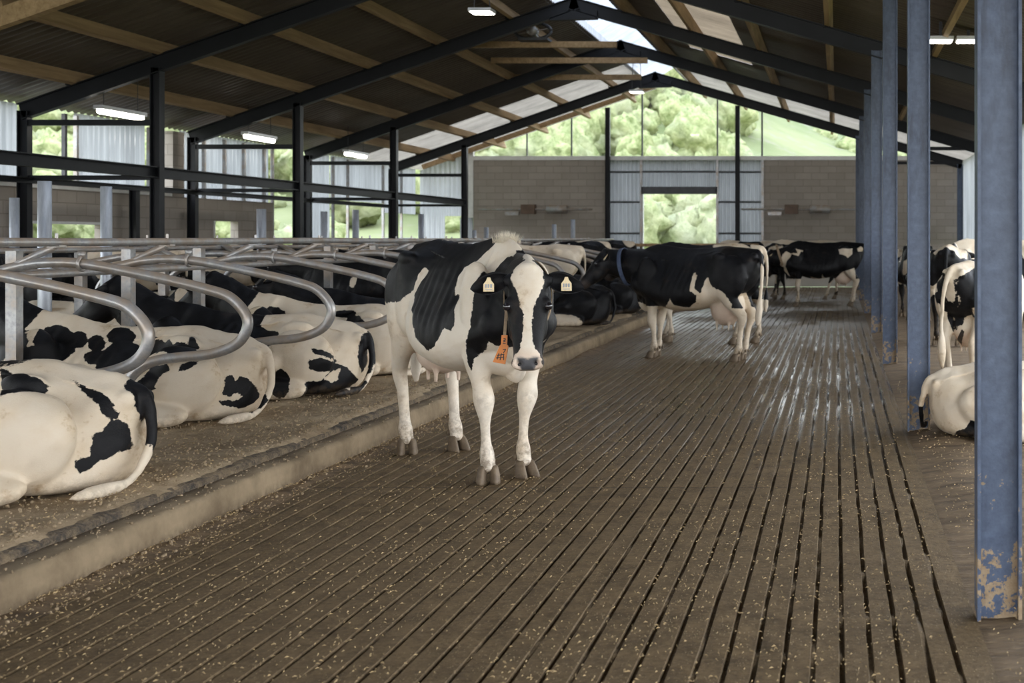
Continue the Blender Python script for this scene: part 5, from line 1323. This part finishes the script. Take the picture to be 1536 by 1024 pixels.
PAT['D'] = [('p','b',[(0.039, 0.227, 0.427), (0.044, 0.245, 0.404), (0.071, 0.261, 0.388), (0.115, 0.267, 0.382), (0.164, 0.262, 0.388), (0.208, 0.239, 0.404), (0.229, 0.221, 0.426), (0.225, 0.203, 0.449), (0.197, 0.187, 0.466), (0.149, 0.19, 0.472), (0.101, 0.192, 0.466), (0.059, 0.21, 0.45)],0.2), ('p','b',[(-0.293, 0.127, 0.538), (-0.285, 0.146, 0.522), (-0.239, 0.134, 0.508), (-0.177, 0.122, 0.503), (-0.12, 0.12, 0.507), (-0.08, 0.124, 0.521), (-0.06, 0.112, 0.537), (-0.068, 0.097, 0.554), (-0.103, 0.079, 0.566), (-0.158, 0.074, 0.57), (-0.219, 0.084, 0.566), (-0.271, 0.11, 0.555)],0.2), ('p','b',[(-0.464, 0.403, 0.492), (-0.462, 0.426, 0.47), (-0.438, 0.436, 0.454), (-0.397, 0.433, 0.447), (-0.347, 0.408, 0.452), (-0.229, 0.188, 0.454), (-0.205, 0.157, 0.476), (-0.206, 0.132, 0.498), (-0.231, 0.122, 0.515), (-0.28, 0.141, 0.523), (-0.338, 0.185, 0.519), (-0.433, 0.353, 0.513)],0.2), ('p','b',[(-0.578, 0.466, 0.162), (-0.57, 0.469, 0.123), (-0.566, 0.516, 0.099), (-0.541, 0.534, 0.091), (-0.508, 0.528, 0.101), (-0.476, 0.504, 0.127), (-0.458, 0.48, 0.163), (-0.469, 0.489, 0.203), (-0.493, 0.491, 0.232), (-0.524, 0.49, 0.243), (-0.554, 0.486, 0.232), (-0.574, 0.478, 0.202)],0.2), ('p','b',[(0.322, 0.153, 0.508), (0.324, 0.194, 0.457), (0.373, 0.216, 0.419), (0.426, 0.274, 0.409), (0.494, 0.3, 0.425), (0.552, 0.3, 0.464), (0.58, 0.287, 0.516), (0.568, 0.267, 0.568), (0.525, 0.235, 0.606), (0.51, 0.097, 0.612), (0.437, 0.079, 0.597), (0.364, 0.108, 0.559)],0.2), ('p','b',[(-0.146, 0.43, 0.29), (-0.268, 0.469, 0.319), (-0.427, 0.476, 0.372), (-0.472, 0.49, 0.321), (-0.445, 0.488, 0.203), (-0.329, 0.491, 0.151), (-0.249, 0.487, 0.177)],0.25)]
PAT['mid'] = [('p','w',[(0.181, 0.34, 0.774), (0.147, 0.286, 0.685), (-0.015, 0.219, 0.656), (-0.15, 0.283, 0.734), (-0.185, 0.316, 0.823), (-0.096, 0.333, 0.865), (-0.09, 0.264, 1.065), (-0.153, 0.276, 1.037), (-0.144, 0.319, 0.903), (-0.229, 0.308, 0.852), (-0.276, 0.273, 0.995), (-0.301, 0.261, 1.047), (-0.364, 0.286, 0.94), (-0.441, 0.278, 0.897), (-0.511, 0.29, 0.885), (-0.584, 0.274, 0.8), (-0.633, 0.244, 0.713), (-0.496, -0.077, 0.431), (-0.368, 0.081, 0.467), (-0.067, -0.006, 0.62), (0.543, -0.172, 0.51), (0.574, -0.093, 0.545)],0.3), ('p','w',[(0.844, 0.002, 0.675), (0.755, 0.002, 0.587), (0.579, 0.212, 0.627), (0.521, 0.196, 0.563), (0.485, 0.199, 0.658), (0.574, -0.093, 0.545), (0.543, -0.172, 0.51), (0.583, -0.108, 0.309), (0.601, 0.174, 0.447)],0.3), ('p','w',[(-0.707, 0.265, 1.144), (-0.736, 0.258, 1.115), (-0.638, 0.254, 0.8), (-0.506, 0.096, 0.501), (-0.474, 0.126, 0.531), (-0.636, 0.281, 0.886)],0.15)]
PAT['E'] = [('p','w',[(0.909, 0.133, 1.143), (0.839, 0.113, 1.203), (0.74, 0.141, 1.163), (0.583, 0.255, 1.164), (0.622, 0.216, 1.264), (0.46, 0.127, 1.223), (0.563, 0.261, 1.105), (0.702, 0.231, 1.144), (0.82, 0.174, 0.984), (0.84, 0.129, 0.864), (0.758, 0.016, 0.66), (0.878, -0.002, 0.782), (0.959, 0.086, 0.903)],0.25), ('p','w',[(-0.316, 0.208, 1.243), (-0.614, 0.236, 1.263), (-0.611, 0.281, 1.144), (-0.511, 0.281, 1.055), (-0.471, 0.28, 1.104), (-0.333, 0.251, 1.144)],0.2), ('p','w',[(-0.728, 0.17, 1.263), (-0.802, 0.115, 1.312), (-0.862, 0.121, 1.262), (-0.841, 0.133, 1.192), (-0.734, 0.229, 1.203)],0.2), ('p','w',[(0.048, 0.308, 0.708), (-0.021, 0.102, 0.622), (-0.237, -0.006, 0.58), (-0.359, 0.153, 0.723), (-0.416, 0.199, 0.764), (-0.492, 0.273, 0.786), (-0.652, 0.266, 0.845), (-0.687, 0.187, 0.738), (-0.696, 0.208, 0.464), (0.28, 0.012, 0.604), (0.303, 0.217, 0.656), (0.038, 0.004, 0.604)],0.25)]
PAT['R'] = [('p','b',[(-0.885, -0.028, 1.222), (-0.0, -0.008, 1.391), (0.242, 0.004, 1.401), (-0.556, -0.296, 0.935), (-0.72, -0.259, 0.931), (-0.655, -0.11, 0.842), (-0.664, -0.026, 0.734), (-0.806, -0.033, 0.964), (-0.874, -0.024, 1.129)],0.25), ('p','b',[(-0.667, -0.014, 0.699), (-0.657, -0.048, 0.676), (-0.509, 0.05, 0.508), (-0.559, 0.08, 0.57)],0.2), ('p','b',[(-0.719, 0.25, 1.179), (-0.866, 0.124, 1.3), (-0.931, 0.052, 1.291), (-0.792, 0.199, 1.098)],0.15), ('p','b',[(-0.849, 0.124, 1.241), (-0.892, -0.006, 1.256), (-0.659, 0.039, 0.743), (-0.617, 0.108, 0.644), (-0.958, 0.041, 1.131)],0.15)]
PAT['RL'] = [('p','b',[(-0.712, -0.184, 0.012), (-0.729, -0.276, 0.068), (-0.666, -0.325, 0.093), (-0.652, -0.392, 0.158), (-0.604, -0.421, 0.143), (-0.582, -0.525, 0.088), (-0.508, -0.558, 0.074), (-0.5, -0.527, 0.007), (-0.675, -0.215, 0.009)],0.3), ('p','b',[(-0.933, 0.096, 0.124), (-0.839, 0.382, 0.053), (-0.809, -0.014, 0.034), (-0.818, -0.008, 0.04)],0.15)]
PAT['main'] += [('e', 'w', (-.02, 0, .60), (.40, .30, .10)), ('e', 'w', (.66, -.1, 1.44), (.05, .03, .03))]
PAT['A'] += [('e', 'b', (-.965, .03, .33), (.06, .07, .17)), ('e', 'b', (-.90, 0, .46), (.08, .10, .12)), ('e', 'b', (.42, .05, .70), (.88, .30, .17))]
PAT['B'] += [('e', 'b', (.95, 0, .7), (.3, .3, .4))]
PAT['C'] += [('e', 'b', (.62, 0, .45), (.75, .8, .75)), ('e', 'b', (-.93, .05, .3), (.06, .12, .2))]
PAT['D'] += [('e', 'b', (.95, 0, .7), (.3, .3, .4))]
PAT['mid'] += [('e', 'w', (-.5, 0, .6), (.25, .25, .35)), ('z', 'w', .66), ('e', 'b', (.42, 0, .62), (.06, .3, .03))]
PAT['mid2'] = [('e', 'w', (-.85, 0, 1.2), (.16, .14, .5)), ('z', 'w', .62), ('n', 'w', 1.8, .06, 3.3)]
PAT['E'] += [('z', 'w', .60), ('e', 'b', (.58, .1, .75), (.14, .2, .16))]
PAT['RL'] += [('e', 'b', (-.95, .10, .14), (.08, .12, .12))]
PAT['R'] += [('e', 'w', (-.9, .05, .7), (.1, .12, .6))]
PAT['mid'] += [('e', 'w', (-.95, .1, .72), (.07, .09, .50))]
PAT['mid'] = [o for i, o in enumerate(PAT['mid']) if i != 2]


# ================================================================== go
ROOF_Y0 = -14.0
PURL_L = [-11.5, -10.2, -8.9, -7.6, -6.3]
PURL_R = [-4.0, -2.75, -1.45, -.12, 1.5]
PURL_L[-1:] = [-6.2]
make_mats()
build_floor(); build_roof(); build_posts(); build_walls(); build_lamps(); build_stalls(); build_outside(); build_cows()

# light: an overcast bright sky, seen through the open sides, the gable and the sheets
w = bpy.data.worlds.new('sky'); SC.world = w; w.use_nodes = True; nt = w.node_tree; nt.nodes.clear()
out = nt.nodes.new('ShaderNodeOutputWorld'); bg = nt.nodes.new('ShaderNodeBackground')
tc = nt.nodes.new('ShaderNodeTexCoord'); sp = nt.nodes.new('ShaderNodeSeparateXYZ'); mr = nt.nodes.new('ShaderNodeMapRange'); mx = nt.nodes.new('ShaderNodeMix'); mx.data_type = 'RGBA'
nt.links.new(tc.outputs['Generated'], sp.inputs[0]); nt.links.new(sp.outputs[2], mr.inputs[0]); mr.inputs[1].default_value = -.02; mr.inputs[2].default_value = .6
nt.links.new(mr.outputs[0], mx.inputs[0]); mx.inputs[6].default_value = (1, 1, 1, 1); mx.inputs[7].default_value = (.78, .87, 1, 1)
nt.links.new(mx.outputs[2], bg.inputs[0]); bg.inputs[1].default_value = 2.6
nt.links.new(bg.outputs[0], out.inputs[0])

cam = bpy.data.cameras.new('camera'); co = bpy.data.objects.new('camera', cam); COL.objects.link(co)
cam.sensor_width = 36; cam.sensor_fit = 'HORIZONTAL'; cam.lens = 36*1800/1536
cam.shift_x = (768-1255)/1536; cam.shift_y = -(512-358)/1536
co.location = (0, 0, H); co.rotation_euler = (R(90), 0, 0)
cam.dof.use_dof = True; cam.dof.focus_distance = 6.9; cam.dof.aperture_fstop = 3.8
cam.clip_end = 1000
SC.camera = co
vs = SC.view_settings; vs.view_transform = 'Standard'; vs.look = 'None'; vs.exposure = 1.25; vs.gamma = 1; vs.use_curve_mapping = False
SC.cycles.use_denoising = True
SC.cycles.max_bounces = 8; SC.cycles.diffuse_bounces = 5; SC.cycles.transparent_max_bounces = 12
SC.cycles.caustics_reflective = False; SC.cycles.caustics_refractive = False
SC.cycles.sample_clamp_indirect = 6.0
